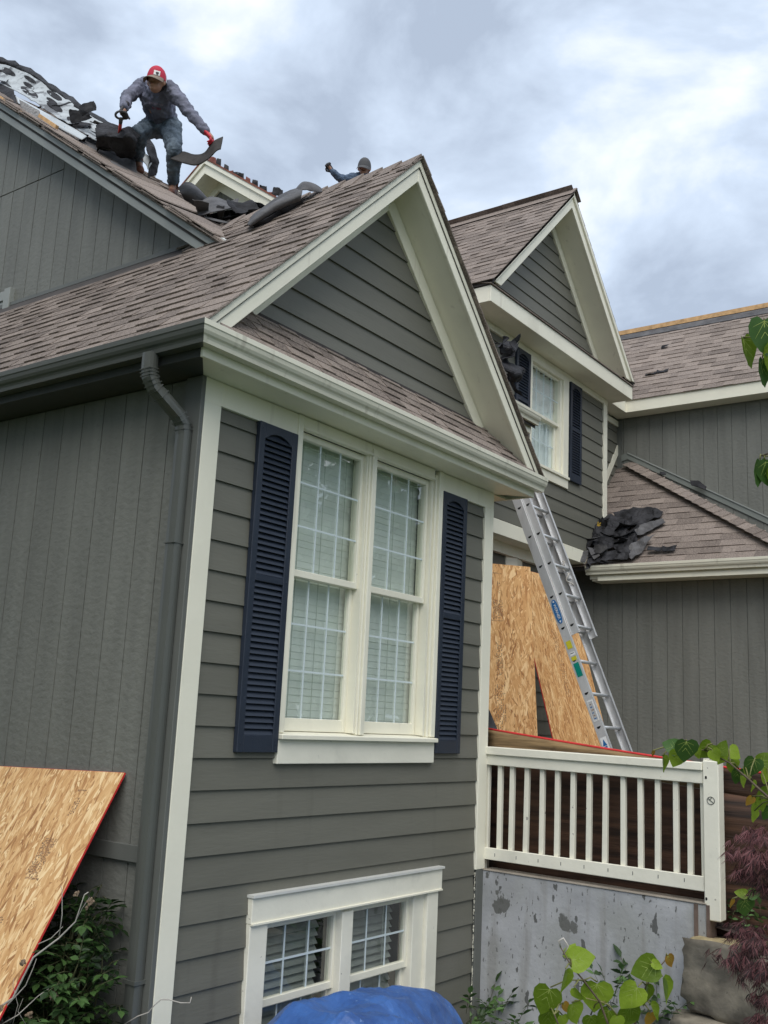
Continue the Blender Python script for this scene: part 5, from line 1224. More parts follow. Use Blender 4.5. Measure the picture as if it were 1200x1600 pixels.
def person(label, J, colors, scale=1.0):
    """J: joint positions; one continuous body grown over all joints, clothes as children over it"""
    t = thing('person', label, 'person', (J['toeL'] + J['toeR']) / 2)
    r = scale
    body = [(J['hipL'], .085 * r, J['hipR'], .085 * r), (J['pelvis'], .10 * r, J['chest'], .115 * r), (J['chest'], .115 * r, J['neck'], .062 * r), (J['shL'], .055 * r, J['shR'], .055 * r),
            (J['neck'], .055 * r, J['head'] , .060 * r)]
    for s in 'LR':
        body += [(J['sh' + s], .050 * r, J['el' + s], .040 * r), (J['el' + s], .040 * r, J['wr' + s], .028 * r), (J['wr' + s], .028 * r, J['hand' + s], .026 * r),
                 (J['hip' + s], .085 * r, J['kn' + s], .055 * r), (J['kn' + s], .055 * r, J['an' + s], .038 * r), (J['an' + s], .036 * r, J['toe' + s], .030 * r)]
    X, Y, Z = J['frame']; H = J['head']
    balls = [(H + Z * .02, (.076, .095, .105), (X, Y, Z)), (H - Z * .045 + Y * .020, (.056, .064, .062), (X, Y, Z)), (H - Z * .085 + Y * .052, (.026, .026, .022), (X, Y, Z)),
             (H + Y * .098 - Z * .012, (.013, .020, .018), (X, Y, Z)), (H + Y * .092 + Z * .010, (.009, .014, .03), (X, Y, Z)),
             (H + X * .080 - Z * .0, (.012, .022, .034), (X, Y, Z)), (H - X * .080 - Z * .0, (.012, .022, .034), (X, Y, Z)),
             (H + Y * .080 + Z * .036, (.055, .018, .012), (X, Y, Z)), (H + Y * .083 - Z * .052, (.024, .014, .008), (X, Y, Z)), (H + Y * .082 - Z * .062, (.020, .013, .008), (X, Y, Z))]
    b = blob('body', body, skin, t, .009, 3, balls=balls)
    for sgn in (-1, 1):
        e_ = H + X * .030 * sgn + Y * .087 + Z * .016
        MB().ball(e_, (.013, .008, .008), 10, 0, (X, Y, Z)).build('eye', eye_w, b, True)
        MB().ball(e_ + Y * .0065 - Z * .001, (.006, .004, .006), 8, 0, (X, Y, Z)).build('iris', skin_dk, b, True)
        MB().beam(H + X * .016 * sgn + Y * .096 + Z * .034, H + X * .046 * sgn + Y * .084 + Z * .036, .008, .007, up=Z).build('eyebrow', skin_dk, b)
    MB().ball(H + Y * .094 - Z * .057, (.019, .006, .0035), 10, 0, (X, Y, Z)).build('mouth', lip, b, True)
    MB().ball(H - Y * .022 + Z * .012, (.080, .082, .088), 14, 0, (X, Y, Z)).build('hair', skin_dk, b, True)
    # clothes
    W = (J['pelvis'] + J['chest']) / 2
    side = (J['hipR'] - J['hipL']).normalized(); fw = (Y - side * Y.dot(side)).normalized()
    blob('shirt', [(J['pelvis'] - side * .05 + (J['chest'] - J['pelvis']) * .12, .118, W - side * .05, .120), (J['pelvis'] + side * .05 + (J['chest'] - J['pelvis']) * .12, .118, W + side * .05, .120), (W - side * .05, .122, J['chest'] - side * .06, .125), (W + side * .05, .122, J['chest'] + side * .06, .125),
                   (J['chest'], .135, J['neck'], .078), (J['shL'].lerp(J['neck'], .2), .078, J['shR'].lerp(J['neck'], .2), .078), (J['chest'] - side * .06, .12, J['shL'], .075), (J['chest'] + side * .06, .12, J['shR'], .075)], colors['shirt'], t, .010, 3, .055)
    for s in 'LR':
        blob('sleeve', [(J['sh' + s], .082, J['sh' + s].lerp(J['el' + s], .5), .066), (J['sh' + s].lerp(J['el' + s], .5), .066, J['el' + s], .058), (J['el' + s], .058, J['wr' + s], .042)], colors['sleeve'], t, .009, 3, .042)
    blob('trousers', [(J['hipL'], .112, J['hipR'], .112), (J['pelvis'] - side * .03, .125, J['pelvis'] + (J['chest'] - J['pelvis']) * .14, .125)] +
         [x for s in 'LR' for x in ((J['hip' + s], .106, J['kn' + s], .072), (J['kn' + s], .074, J['kn' + s].lerp(J['an' + s], .5), .070), (J['kn' + s].lerp(J['an' + s], .5), .070, J['an' + s] + (J['kn' + s] - J['an' + s]).normalized() * .04, .060))], colors['trousers'], t, .010, 3, .05)
    for s in 'LR':
        a_, to = J['an' + s], J['toe' + s]; heel = J['heel' + s]
        bt = blob('boot', [(a_ + (J['kn' + s] - a_).normalized() * .05, .050, a_, .048), (a_, .048, heel, .044), (heel, .042, to, .042)], boot_m, t, .009, 3)
        d_ = (to - heel).normalized(); up = (a_ - heel); up = (up - d_ * up.dot(d_)).normalized()
        MB().beam(heel - d_ * .035 - up * .036, to + d_ * .03 - up * .036, .084, .018, up=up).build('sole', sole_m, bt)
    return t, b
def cap_on(t, J, front, back, brim, zoff=.012):
    X, Y, Z = J['frame']; H = J['head'] - Z * .004 - Y * .002
    mb = MB(); N_ = 20; R_ = 7; vs = []
    for j in range(R_):
        t_ = PI / 2 * j / (R_ - 1)
        for i in range(N_):
            p = 2 * PI * i / N_; k = math.cos(t_)
            vs.append(H + X * (.092 * max(k, .02) * math.cos(p)) + Y * (.108 * max(k, .02) * math.sin(p)) + Z * (zoff + .142 * math.sin(t_) ** .85 + .012 * math.sin(p) * k))
    mb.v = [tuple(v) for v in vs]
    for j in range(R_ - 1):
        for i in range(N_):
            mb.f.append((j * N_ + i, j * N_ + (i + 1) % N_, (j + 1) * N_ + (i + 1) % N_, (j + 1) * N_ + i)); mb.m.append(0 if -.05 < (i + .5) / N_ < .52 else 1)
    mb.f.append(tuple(range((R_ - 1) * N_, R_ * N_))); mb.m.append(0)
    c = mb.build('cap', [front, back], t, True)
    mb = MB(); n = 12
    for k, off in ((0, 0), (1, .006)):
        for i in range(n + 1):
            p = PI * (.10 + .80 * i / n); mb.v.append(tuple(H + X * .090 * math.cos(p) + Y * .104 * math.sin(p) + Z * (zoff + .006 + off)))
        for i in range(n + 1):
            p = PI * (.08 + .84 * i / n); s_ = math.sin(p); mb.v.append(tuple(H + X * .096 * math.cos(p) + Y * (.10 * s_ + .085 * s_ ** .7) + Z * (zoff - .050 * s_ - .030 * abs(math.cos(p)) ** 2 + off)))
    k = 2 * (n + 1)
    for i in range(n):
        q = (i, i + 1, n + 1 + i + 1, n + 1 + i); mb.f += [q, tuple(x + k for x in q), (n + 1 + i, n + 2 + i, n + 2 + i + k, n + 1 + i + k)]
    mb.m = [0] * len(mb.f)
    mb.build('brim', brim, c, True)
    MB().ball(H + Z * (zoff + .144), (.009, .009, .006), 8, 0, (X, Y, Z)).build('button', front, c, True)
    return c
j = {k: at(*v) for k, v in dict(hipL=(240, 197, 10.12), hipR=(267, 199, 9.96), pelvis=(254, 191, 10.05), chest=(245, 155, 9.80), neck=(245, 137, 9.68), head=(244.5, 129, 9.50),
    shL=(223, 134, 9.84), shR=(266, 139, 9.62), elL=(198, 152, 9.62), elR=(296, 175, 9.52), wrL=(195, 168, 9.42), wrR=(322, 206, 9.42), handL=(191, 177, 9.38), handR=(330, 215, 9.40),
    knL=(216, 208, 9.74), knR=(272, 234, 9.58), anL=(216, 252, 10.06), anR=(271, 289, 9.84), heelL=(216, 259, 10.12), heelR=(271.5, 297, 9.90), toeL=(219, 266, 9.93), toeR=(267, 302, 9.72)).items()}
fz = (-DN + RT * .10 + FW * .10).normalized(); fy = (-FW - RT * .22); fy = (fy - fz * fy.dot(fz)).normalized(); fx = fy.cross(fz)
if fx.dot(RT) < 0: pass
j['frame'] = (fx, fy, fz)
w1, body1 = person('roof worker in red cap and jeans crouching on the upper left roof', j, dict(shirt=shirt_b, sleeve=shirt_g, trousers=jeans))
hand('glove', j['wrL'], j['handL'] - j['wrL'], (-FW * .3 + RT), glove_dk, w1, 1.25, 1)
hand('glove', j['wrR'], j['handR'] - j['wrR'], (DN - RT * .3), glove_red, w1, 1.25, -1)
cp = cap_on(w1, j, cap_red, cap_white, cap_brim)
bc = bvh_of(cp)
gp = []
for b_ in range(7):
    for a_ in range(7):
        u_, v_ = a_ / 6, b_ / 6
        gp.append(((241 * (1 - u_) + 251 * u_) * (1 - v_) + (239.2 * (1 - u_) + 249 * u_) * v_, (109 * (1 - u_) + 111.7 * u_) * (1 - v_) + (119.4 * (1 - u_) + 121.9 * u_) * v_))
P = decal(bc, gp, .006)
if P:
    pt_ = MB().add(P, [(r_ * 7 + c_, r_ * 7 + c_ + 1, r_ * 7 + c_ + 8, r_ * 7 + c_ + 7) for r_ in range(6) for c_ in range(6)]).build('patch', white_m, cp)
    for poly in ([(243.4, 112.4), (245.2, 112), (246, 113.6), (248, 113), (248.4, 114.4), (246.4, 115.4), (246, 117.2), (246.6, 118.8), (245.2, 119), (244.8, 116.8), (243.8, 114.6)], [(241.2, 116.2), (242.8, 116), (243, 117), (241.4, 117.2)]):
        Q = decal(bc, poly, .010)
        if Q: MB().prism(Q, ray(245, 115).normalized() * .001).build('emblem', ink, pt_)
# faded chest print
sb = next(o for o in w1.children if o.name.startswith('shirt')); bs = bvh_of(sb)
mbp, mbr = MB(), MB(); rp_ = random.Random(3)
for (x0, x1, y0, mbx, n_) in ((233, 256, 161, mbp, 9), (238, 252, 168, mbr, 6)):
    for i in range(n_):
        x = x0 + (x1 - x0) * i / n_; y = y0 + (i - n_ / 2) * .45; hh = rp_.uniform(2.6, 3.6); ww = (x1 - x0) / n_ * .72
        Q = decal(bs, [(x, y), (x + ww, y + .2), (x + ww - .3, y + hh), (x - .3, y + hh)], .003)
        if Q: mbx.prism(Q, ray(x, y).normalized() * .001)
mbp.build('pale_print', print_pale, sb, kind='stuff'); mbr.build('red_print', print_red, sb, kind='stuff')
# shovel in the left hand
hp = at(189.5, 181, 9.36); top = at(190.5, 172, 9.36); dn = (at(187, 205, 9.55) - hp).normalized(); sx = RT * .9 + FW * .2
sv = thing('shovel', 'roofing shovel with gray grip and red shaft held by the crouching worker', 'shovel', at(186, 225, 9.7))
ring_ = [hp + sx.normalized() * (.052 * math.sin(t)) - dn * (.052 * math.cos(t) + .01) for t in [2 * PI * i / 20 for i in range(21)]]
MB().tube(ring_, .011, 8).build('grip', felt_back, sv, True)
MB().tube([hp + dn * .04, hp + dn * .10], [.02, .017], 10).build('socket', felt_back, sv, True)
MB().tube([hp + dn * .09, hp + dn * .36], .016, 10).build('shaft', handle_red, sv, True)
MB().prism([hp + dn * .35 - sx * .06, hp + dn * .35 + sx * .06, hp + dn * .44 + sx * .09, hp + dn * .44 - sx * .09], FW * .008).build('blade', alu, sv)
# shingle strip in the right hand
felt_piece('curved dark shingle strip held in the red glove', [[at(267, 246, 9.62), at(284, 237, 9.6), at(304, 242, 9.5), at(320, 239, 9.44), at(333, 222, 9.40), at(348.5, 214, 9.42)], [at(268, 247.5, 9.50), at(287, 246, 9.46), at(306, 250, 9.40), at(323, 243, 9.36), at(336, 228, 9.34), at(347, 223, 9.36)], [at(267, 248, 9.42), at(288, 255, 9.36), at(308, 258, 9.32), at(326, 248, 9.28), at(338, 236, 9.28), at(345, 233, 9.30)]], mat('dark shingle back', (.038, .034, .031), .8, .3, (20, 20, 20), .4, (60, 60, 60)), 20, 8, .003, 6, 95, name='shingle_strip', ragged=0, cat='shingle', group=None, thick=.010)
# second worker kneeling behind the front ridge
H2 = onX(569, 264, 5.85); d2 = (H2 - CAM).dot(FW)
def P2(px, py, o_=0): return at(px, py, d2 + o_)
rz2 = lambda p: 10.51 - .703 * abs(p.y - 6.3)
pel = H2 + V(.05, .12, -.62)
j2 = dict(head=H2, neck=H2 + V(.02, .03, -.10), chest=H2 + V(.03, .07, -.26), pelvis=pel, shL=P2(553, 279, .0), shR=P2(585, 281, .1), elL=P2(535, 281, -.05), wrL=P2(519, 268, -.1), handL=P2(513, 260, -.12),
          elR=P2(598, 305, -.1), wrR=P2(588, 325, -.25), handR=P2(582, 333, -.3), hipL=pel - RT * .09, hipR=pel + RT * .09)
for s, k in (('L', -1), ('R', 1)):
    kn = pel + RT * .13 * k + V(0, -.30, -.30); kn.z = rz2(kn) + .07; an = kn + V(.05, .36, 0); an.z = rz2(an) + .07; he = an + V(0, .06, 0.02); to = an + V(0, .02, 0); to.z = rz2(to) + .03
    j2['kn' + s], j2['an' + s], j2['heel' + s], j2['toe' + s] = kn, an, he, to + V(0, .10, .05)
fz = (-DN + RT * .12).normalized(); fy = (-FW - RT * .18 + DN * .05); fy = (fy - fz * fy.dot(fz)).normalized(); j2['frame'] = (fy.cross(fz), fy, fz)
w2p, b2 = person('second roof worker in gray cap raising a fist behind the front ridge', j2, dict(shirt=blue_shirt, sleeve=blue_shirt, trousers=jeans))
hand('glove', j2['wrL'], j2['handL'] - j2['wrL'], (-FW + RT * .3), glove_dk, w2p, 1.7, 1)
hand('glove', j2['wrR'], j2['handR'] - j2['wrR'], -FW, glove_dk, w2p, 1.0, -1)
cap_on(w2p, j2, cap_gray, cap_gray, cap_gray)
# ------------------------------------------------------------------ plants
def heart(n=7, cup=.16):
    """heart shaped leaf, tip at +Y, stalk at origin, unit width; folded a little along the midrib"""
    R_ = [(0, .06), (.20, -.06), (.40, .0), (.50, .20), (.47, .42), (.34, .66), (.16, .86), (0, 1.0)]
    mb = MB(); mid = [(0, .06), (0, .20), (0, .35), (0, .50), (0, .65), (0, .80), (0, .92), (0, 1.0)]
    for x, y in mid: mb.v.append((0, y, -.02 * math.sin(y * 3)))
    for s in (-1, 1):
        o = len(mb.v)
        for x, y in R_[1:-1]: mb.v.append((x * s, y, cup * abs(x) - .10 * y * y + .02 * math.sin(y * 9 + s)))
        b = o
        mb.f += [(0, b, b + 1, 1), (1, b + 1, b + 2, 2), (2, b + 2, b + 3, 3), (3, b + 3, b + 4, 4), (4, b + 4, b + 5, 5), (5, b + 5, 6), (6, b + 5, 7)]
    mb.m = [0] * len(mb.f)
    top = lambda x, y: cup * abs(x) - .10 * y * y + .006
    def vein(a, b, w):
        d = V(b[0] - a[0], b[1] - a[1], 0).normalized(); p = V(-d.y, d.x, 0) * w; q = [V(*a, top(*a)), V(*b, top(*b))]
        mb.add([q[0] - p, q[0] + p, q[1] + p * .3, q[1] - p * .3], [(0, 1, 2, 3)], 1)
    vein((0, .06), (0, .93), .013)
    for s in (-1, 1):
        for a, b in (((0, .08), (.36, .22)), ((0, .10), (.30, .52)), ((0, .36), (.24, .68)), ((0, .56), (.15, .80))): vein((a[0], a[1]), (b[0] * s, b[1]), .007)
    return mb
HEART = {}
def heart_me(m, fold):
    k = (m.name, fold)
    if k not in HEART: HEART[k] = heart(cup=fold).mesh('leaf', [m, mat('leaf vein', (.34, .42, .10), .5, .1)], True)
    return HEART[k]
def place_leaf(parent, c, size, tip, nrm, m, fold=.18, wide=1.0):
    y = tip.normalized(); z = (nrm - y * nrm.dot(y)).normalized(); x = y.cross(z)
    M_ = Matrix(((x.x * size * wide, y.x * size, z.x * size, c.x), (x.y * size * wide, y.y * size, z.y * size, c.y), (x.z * size * wide, y.z * size, z.z * size, c.z), (0, 0, 0, 1)))
    return link('leaf', heart_me(m, fold), parent, mw=M_)
def px_leaf(root, stemnode, px, py, d, rpx, ang, m, tilt=(0, 0), fold=.18, wide=1.0, stalk=True, sm=None):
    """leaf whose middle shows at (px, py); ang = direction of the tip in the picture, degrees clockwise from right"""
    c = at(px, py, d); a = math.radians(ang); tip = RT * math.cos(a) + DN * math.sin(a) + FW * tilt[0]
    size = 2 * rpx * d / FPX; nrm = -FW + RT * tilt[1] + V(0, 0, .35)
    base = c - tip.normalized() * size * .45
    lf = place_leaf(root, base, size, tip, nrm, m, fold, wide)
    if stalk and stemnode is not None:
        mid = base.lerp(stemnode, .5) + V(0, 0, .008)
        MB().tube([base, mid, stemnode], .0016 * (d / 2.2), 5).build('stalk', sm or mat('leaf stalk', (.16, .16, .05), .5), root, True)
    return lf
stalk_m = mat('leaf stalk', (.16, .16, .05), .5)
# sapling at the bottom of the picture
g0 = at(955, 1600, 2.25); base = V(g0.x + .05, g0.y, ground_h(g0.x, g0.y) - .03)
sap = thing('redbud_sapling', 'bright green heart leaved redbud shoots in front of the concrete wall', 'sapling', base)
def stem(root, pts, r0, r1, m=bark): return MB().tube(pts, [r0 + (r1 - r0) * i / (len(pts) - 1) for i in range(len(pts))], 6).build('stem', m, root, True)
A_ = [base, V(base.x - .02, base.y + .02, base.z + .7), at(950, 1600, 2.25), at(937, 1565, 2.25), at(912, 1532, 2.26), at(893, 1510, 2.26), at(876, 1480, 2.27)]
B_ = [base + V(.04, 0, 0), V(base.x + .05, base.y, base.z + .7), at(992, 1600, 2.3), at(999, 1570, 2.3), at(1010, 1540, 2.3), at(1024, 1518, 2.3), at(1040, 1500, 2.32)]
C_ = [base + V(-.04, .02, 0), V(base.x - .10, base.y + .04, base.z + .6), at(872, 1600, 2.2), at(866, 1585, 2.2)]
for s_ in (A_, B_, C_): stem(sap, s_, .0036, .0014)
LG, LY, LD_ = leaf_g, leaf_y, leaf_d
for px, py, r, ang, st_, tl, fo, wd, mm in (
    (909, 1498, 20, -8, A_[5], (0, .1), .18, 1.0, LG), (893, 1487, 13, -62, A_[5], (.2, -.3), .3, .9, LG), (880, 1532, 22, 100, A_[5], (.1, .9), .5, .42, LG), (853, 1562, 23, 110, A_[4], (0, -.1), .15, 1.0, LG),
    (906, 1552, 17, 50, A_[4], (.2, -.9), .5, .5, LG), (931, 1556, 25, 95, A_[4], (.05, .0), .22, 1.05, LG), (897, 1582, 20, 75, A_[3], (.2, .3), .3, .8, LG), (945, 1590, 17, 120, A_[3], (0, .2), .2, .9, LG),
    (856, 1594, 18, 95, C_[3], (.1, .2), .2, 1.0, LG), (884, 1574, 9, 60, C_[3], (0, .3), .3, .8, LY), (925, 1598, 16, 80, A_[3], (.2, -.3), .3, .9, LG), (876, 1598, 15, 100, C_[3], (.1, .5), .2, .8, LG),
    (1008, 1514, 22, 160, B_[5], (.05, -.05), .2, 1.0, LG), (985, 1557, 23, 128, B_[4], (0, .05), .16, .95, LG), (1008, 1554, 19, 96, B_[4], (.1, .8), .5, .5, LG), (1038, 1546, 25, 80, B_[5], (.15, .9), .5, .34, LG),
    (1026, 1508, 11, 30, B_[5], (.1, .3), .3, .7, LG), (1046, 1501, 11, 70, B_[6], (.1, .2), .25, .8, LY), (976, 1588, 17, 140, B_[3], (.0, .3), .25, .9, LG), (990, 1582, 16, 60, B_[3], (.2, -.2), .3, .8, LG),
    (1014, 1592, 13, 100, B_[3], (.1, .3), .3, .8, LY), (1022, 1580, 18, 65, B_[3], (.2, .6), .4, .45, LG), (962, 1598, 14, 100, A_[3], (.1, .2), .3, .9, LG)):
    px_leaf(sap, st_, px, py, 2.26 + random.uniform(-.04, .04), r, ang, mm, tl, fo, wd)
MB().tube([at(876, 1480, 2.27), at(873, 1470, 2.27), at(880, 1466, 2.27), at(888, 1478, 2.27), at(880, 1492, 2.27)], .0022, 5).build('withered_tip', twig_dry, sap, True)

# redbud tree standing just outside the right edge; two of its branches reach into view
tr0 = at(1520, 1250, 3.1); tb = V(tr0.x, tr0.y, ground_h(tr0.x, tr0.y) - .05)
tree = thing('redbud_tree', 'redbud tree whose leafy branches reach in from the right edge', 'tree', tb)
top_ = V(tb.x + .1, tb.y + .05, 4.6)
MB().tube([tb, V(tb.x + .03, tb.y, 1.3), V(tb.x, tb.y + .04, 2.3), V(tb.x + .06, tb.y + .02, 3.4), top_], [.05, .042, .036, .028, .012], 9).build('trunk', bark, tree, True)
BR = [V(tb.x, tb.y + .03, 2.1), at(1380, 1330, 3.1), at(1270, 1300, 3.2), at(1205, 1250, 3.3), at(1170, 1218, 3.35), at(1140, 1192, 3.4), at(1100, 1172, 3.45), at(1052, 1170, 3.5)]
br = MB().tube(BR, [.016, .010, .006, .0042, .0034, .0028, .002, .0012], 7).build('branch', bark, tree, True)
for px, py, r, ang, nd, tl, fo, wd, mm in (
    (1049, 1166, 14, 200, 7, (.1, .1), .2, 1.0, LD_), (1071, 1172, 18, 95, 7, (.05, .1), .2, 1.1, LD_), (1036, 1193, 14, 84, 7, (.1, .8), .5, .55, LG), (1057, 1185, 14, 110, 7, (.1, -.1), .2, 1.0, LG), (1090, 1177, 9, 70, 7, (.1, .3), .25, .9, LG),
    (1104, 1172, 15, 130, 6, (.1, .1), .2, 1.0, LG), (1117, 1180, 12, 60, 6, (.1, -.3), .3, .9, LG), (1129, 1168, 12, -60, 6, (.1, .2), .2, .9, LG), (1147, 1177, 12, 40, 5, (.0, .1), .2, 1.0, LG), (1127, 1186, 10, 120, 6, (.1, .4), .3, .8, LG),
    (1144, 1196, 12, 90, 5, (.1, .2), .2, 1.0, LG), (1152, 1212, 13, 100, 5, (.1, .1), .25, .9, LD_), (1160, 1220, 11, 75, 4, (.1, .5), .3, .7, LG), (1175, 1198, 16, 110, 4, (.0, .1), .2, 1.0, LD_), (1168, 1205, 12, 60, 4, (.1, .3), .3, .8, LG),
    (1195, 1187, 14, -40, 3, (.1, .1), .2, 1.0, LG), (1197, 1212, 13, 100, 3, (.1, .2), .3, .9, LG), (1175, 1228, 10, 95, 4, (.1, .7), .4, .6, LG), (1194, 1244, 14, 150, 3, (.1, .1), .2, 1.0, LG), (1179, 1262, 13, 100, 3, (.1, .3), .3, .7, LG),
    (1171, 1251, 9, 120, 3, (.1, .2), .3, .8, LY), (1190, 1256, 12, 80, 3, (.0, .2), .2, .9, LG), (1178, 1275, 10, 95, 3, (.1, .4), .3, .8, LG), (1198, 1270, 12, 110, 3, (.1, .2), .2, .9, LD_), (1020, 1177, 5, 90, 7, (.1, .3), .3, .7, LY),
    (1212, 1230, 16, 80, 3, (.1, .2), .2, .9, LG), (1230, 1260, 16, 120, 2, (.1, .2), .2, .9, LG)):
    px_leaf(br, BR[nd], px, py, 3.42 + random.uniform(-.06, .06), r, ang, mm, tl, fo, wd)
BT = [V(tb.x + .05, tb.y + .02, 3.2), at(1400, 560, 2.3), at(1280, 480, 2.2), at(1215, 500, 2.15), at(1202, 540, 2.15)]
br = MB().tube(BT, [.014, .009, .006, .004, .002], 7).build('branch', bark, tree, True)
BL = [at(1280, 480, 2.2), at(1240, 640, 2.2), at(1212, 705, 2.2), at(1190, 712, 2.2)]
b3 = MB().tube(BL, [.005, .004, .003, .002], 6).build('branch', bark, tree, True)
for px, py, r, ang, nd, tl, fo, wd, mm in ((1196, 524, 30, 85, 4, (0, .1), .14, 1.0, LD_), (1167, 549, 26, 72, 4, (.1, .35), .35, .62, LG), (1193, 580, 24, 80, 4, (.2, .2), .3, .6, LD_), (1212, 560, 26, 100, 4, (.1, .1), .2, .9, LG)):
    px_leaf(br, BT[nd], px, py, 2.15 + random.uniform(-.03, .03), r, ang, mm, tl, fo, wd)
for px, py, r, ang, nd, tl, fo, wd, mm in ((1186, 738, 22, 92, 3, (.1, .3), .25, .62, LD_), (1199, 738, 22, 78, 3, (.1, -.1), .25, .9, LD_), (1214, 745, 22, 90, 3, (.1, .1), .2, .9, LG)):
    px_leaf(b3, BL[nd], px, py, 2.2, r, ang, mm, tl, fo, wd)
# the rest of its crown, beyond the right edge of the picture
rc_ = random.Random(12)
for i in range(16):
    z0 = rc_.uniform(2.3, 4.4); an = rc_.uniform(-2.6, .5); L_ = rc_.uniform(.5, 1.1)
    B0 = V(tb.x + .03, tb.y + .03, z0); dr = V(math.cos(an), math.sin(an), rc_.uniform(.1, .6)); P_ = [B0, B0 + dr * L_ * .5, B0 + dr * L_ + V(0, 0, -.05)]
    if min(pix(p)[0] for p in P_) < 1320: continue
    b4 = MB().tube(P_, [.008, .005, .002], 6).build('branch', bark, tree, True)
    for k in range(9):
        q = P_[0].lerp(P_[2], rc_.uniform(.3, 1.05)) + V(rc_.gauss(0, .07), rc_.gauss(0, .07), rc_.uniform(-.10, .02))
        if pix(q)[0] < 1290: continue
        place_leaf(b4, q, rc_.uniform(.07, .12), V(rc_.gauss(0, .6), rc_.gauss(0, .6), -1), V(rc_.gauss(0, .5), rc_.gauss(0, .5), .6) + dr * .3, leaf_g if rc_.random() < .6 else leaf_d, .2, rc_.uniform(.8, 1.05))
# low young redbud by the post
q0 = at(1160, 1445, 6.7)
yr = thing('young_redbud', 'small redbud seedling with one large heart leaf beside the railing post', 'sapling', V(q0.x, q0.y, terr(q0.x, q0.y)))
for px, py, r, ang, tl, wd, mm in ((1164, 1417, 15, 85, (.1, .1), 1.05, LD_), (1178, 1397, 10, 0, (.1, .2), .9, LD_), (1158, 1396, 10, 190, (.1, .3), .8, LG), (1143, 1411, 8, 100, (.1, .5), .6, LY)):
    px_leaf(yr, at(1162, 1402, 6.7), px, py, 6.7, r, ang, mm, tl, .2, wd)
stem(yr, [V(q0.x, q0.y, terr(q0.x, q0.y) - .02), at(1162, 1425, 6.72), at(1162, 1402, 6.7)], .006, .003)

# leaf clumps
def leaflet(L=1.0):
    mb = MB()
    mb.v = [(0, 0, 0), (.22, .28, .05), (.25, .55, .04), (0, 1, -.10), (-.25, .55, .04), (-.22, .28, .05), (0, .5, -.02)]
    mb.f = [(0, 1, 6), (1, 2, 6), (2, 3, 6), (3, 4, 6), (4, 5, 6), (5, 0, 6)]; mb.m = [0] * 6
    return mb
LF = leaflet()
def leaf_M(c, tip, nrm, size):
    y = tip.normalized(); z = (nrm - y * nrm.dot(y)); z = z.normalized() if z.length > 1e-4 else y.orthogonal(); x = y.cross(z)
    return Matrix(((x.x * size, y.x * size, z.x * size, c.x), (x.y * size, y.y * size, z.y * size, c.y), (x.z * size, y.z * size, z.z * size, c.z), (0, 0, 0, 1)))
def leafy(name, label, cat, spots, m, size, n_parts=0, stems=True, ground=0, group=None, pairs=3, part='leaf'):
    """spots: (point, growth direction); each carries a sprig of paired leaflets"""
    base = Vector((sum(p.x for p, _ in spots) / len(spots), sum(p.y for p, _ in spots) / len(spots), ground))
    t = thing(name, label, cat, base, group); L_ = []; st_ = MB()
    for p, d in spots:
        d = d.normalized(); s = d.cross(V(0, 0, 1)); s = s.normalized() if s.length > .1 else V(1, 0, 0); up = s.cross(d)
        sz = size * random.uniform(.7, 1.2); ln = sz * 2.1
        st_.tube([p, p + d * ln * .5 + V(0, 0, .01), p + d * ln], .0018, 4)
        for k in range(pairs):
            q = p + d * ln * (k + .6) / pairs
            for e in (-1, 1): L_.append(leaf_M(q, d * .55 + s * e * .9 + V(0, 0, random.uniform(-.5, .1)), up + V(random.uniform(-.4, .4), random.uniform(-.4, .4), .4), sz * random.uniform(.75, 1.1)))
        L_.append(leaf_M(p + d * ln, d + V(0, 0, -.3), up + V(random.uniform(-.3, .3), 0, .3), sz * 1.1))
        if stems: st_.tube([V(base.x + (p.x - base.x) * .35, base.y + (p.y - base.y) * .35, ground), p.lerp(V(base.x, base.y, p.z), .3) - V(0, 0, .12), p], [.005, .0035, .002], 4)
    if st_.v: st_.build('stem', mat('green stem', (.07, .075, .03), .6), t, True, 'stuff')
    def area(M_):
        c = M_ @ V(0, .5, 0); x, y = pix(c); d = (c - CAM).dot(FW); return (1 / d) if 0 < x < 1200 and 0 < y < 1600 else 0
    L_.sort(key=lambda M_: -area(M_))
    if n_parts:
        me = LF.mesh('leaf', m, False)
        for M_ in L_[:n_parts]: link('leaf', me, t, mw=M_)
    rest_ = MB()
    for M_ in L_[n_parts:]: rest_.add([M_ @ Vector(v) for v in LF.v], LF.f)
    if rest_.v: rest_.build('foliage', m, t, False, 'stuff')
    return t
rb = random.Random(5)
sp = []
while len(sp) < 620:      # bush at the foot of the left wall
    x, y, z = rb.uniform(-.62, -.06), rb.uniform(.08, .85), rb.uniform(.05, 1.5)
    top = 1.46 - .5 * max(0, (-x - .35)) - .25 * abs(y - .5) - .35 * max(0, .30 - y) * 3 + .12 * mnoise.noise((x * 4, y * 4, 0))
    lim = (2.0 - z) * .56 - .20            # keep under the leaning panel for y > .33
    if z > top or (y > .30 and -x > lim): continue
    if z < .35 and rb.random() < .6: continue
    if y < .22 and -x < .14: continue
    if x < -.42 and y > .16: continue
    sp.append((V(x, y, z), V(rb.uniform(-1, .2), rb.uniform(-1.2, .2), rb.uniform(-.2, .7))))
leafy('bush', 'dark green bush growing at the foot of the left wall below the leaning panel', 'bush', sp, leaf_b, .062, 300, True, 0)
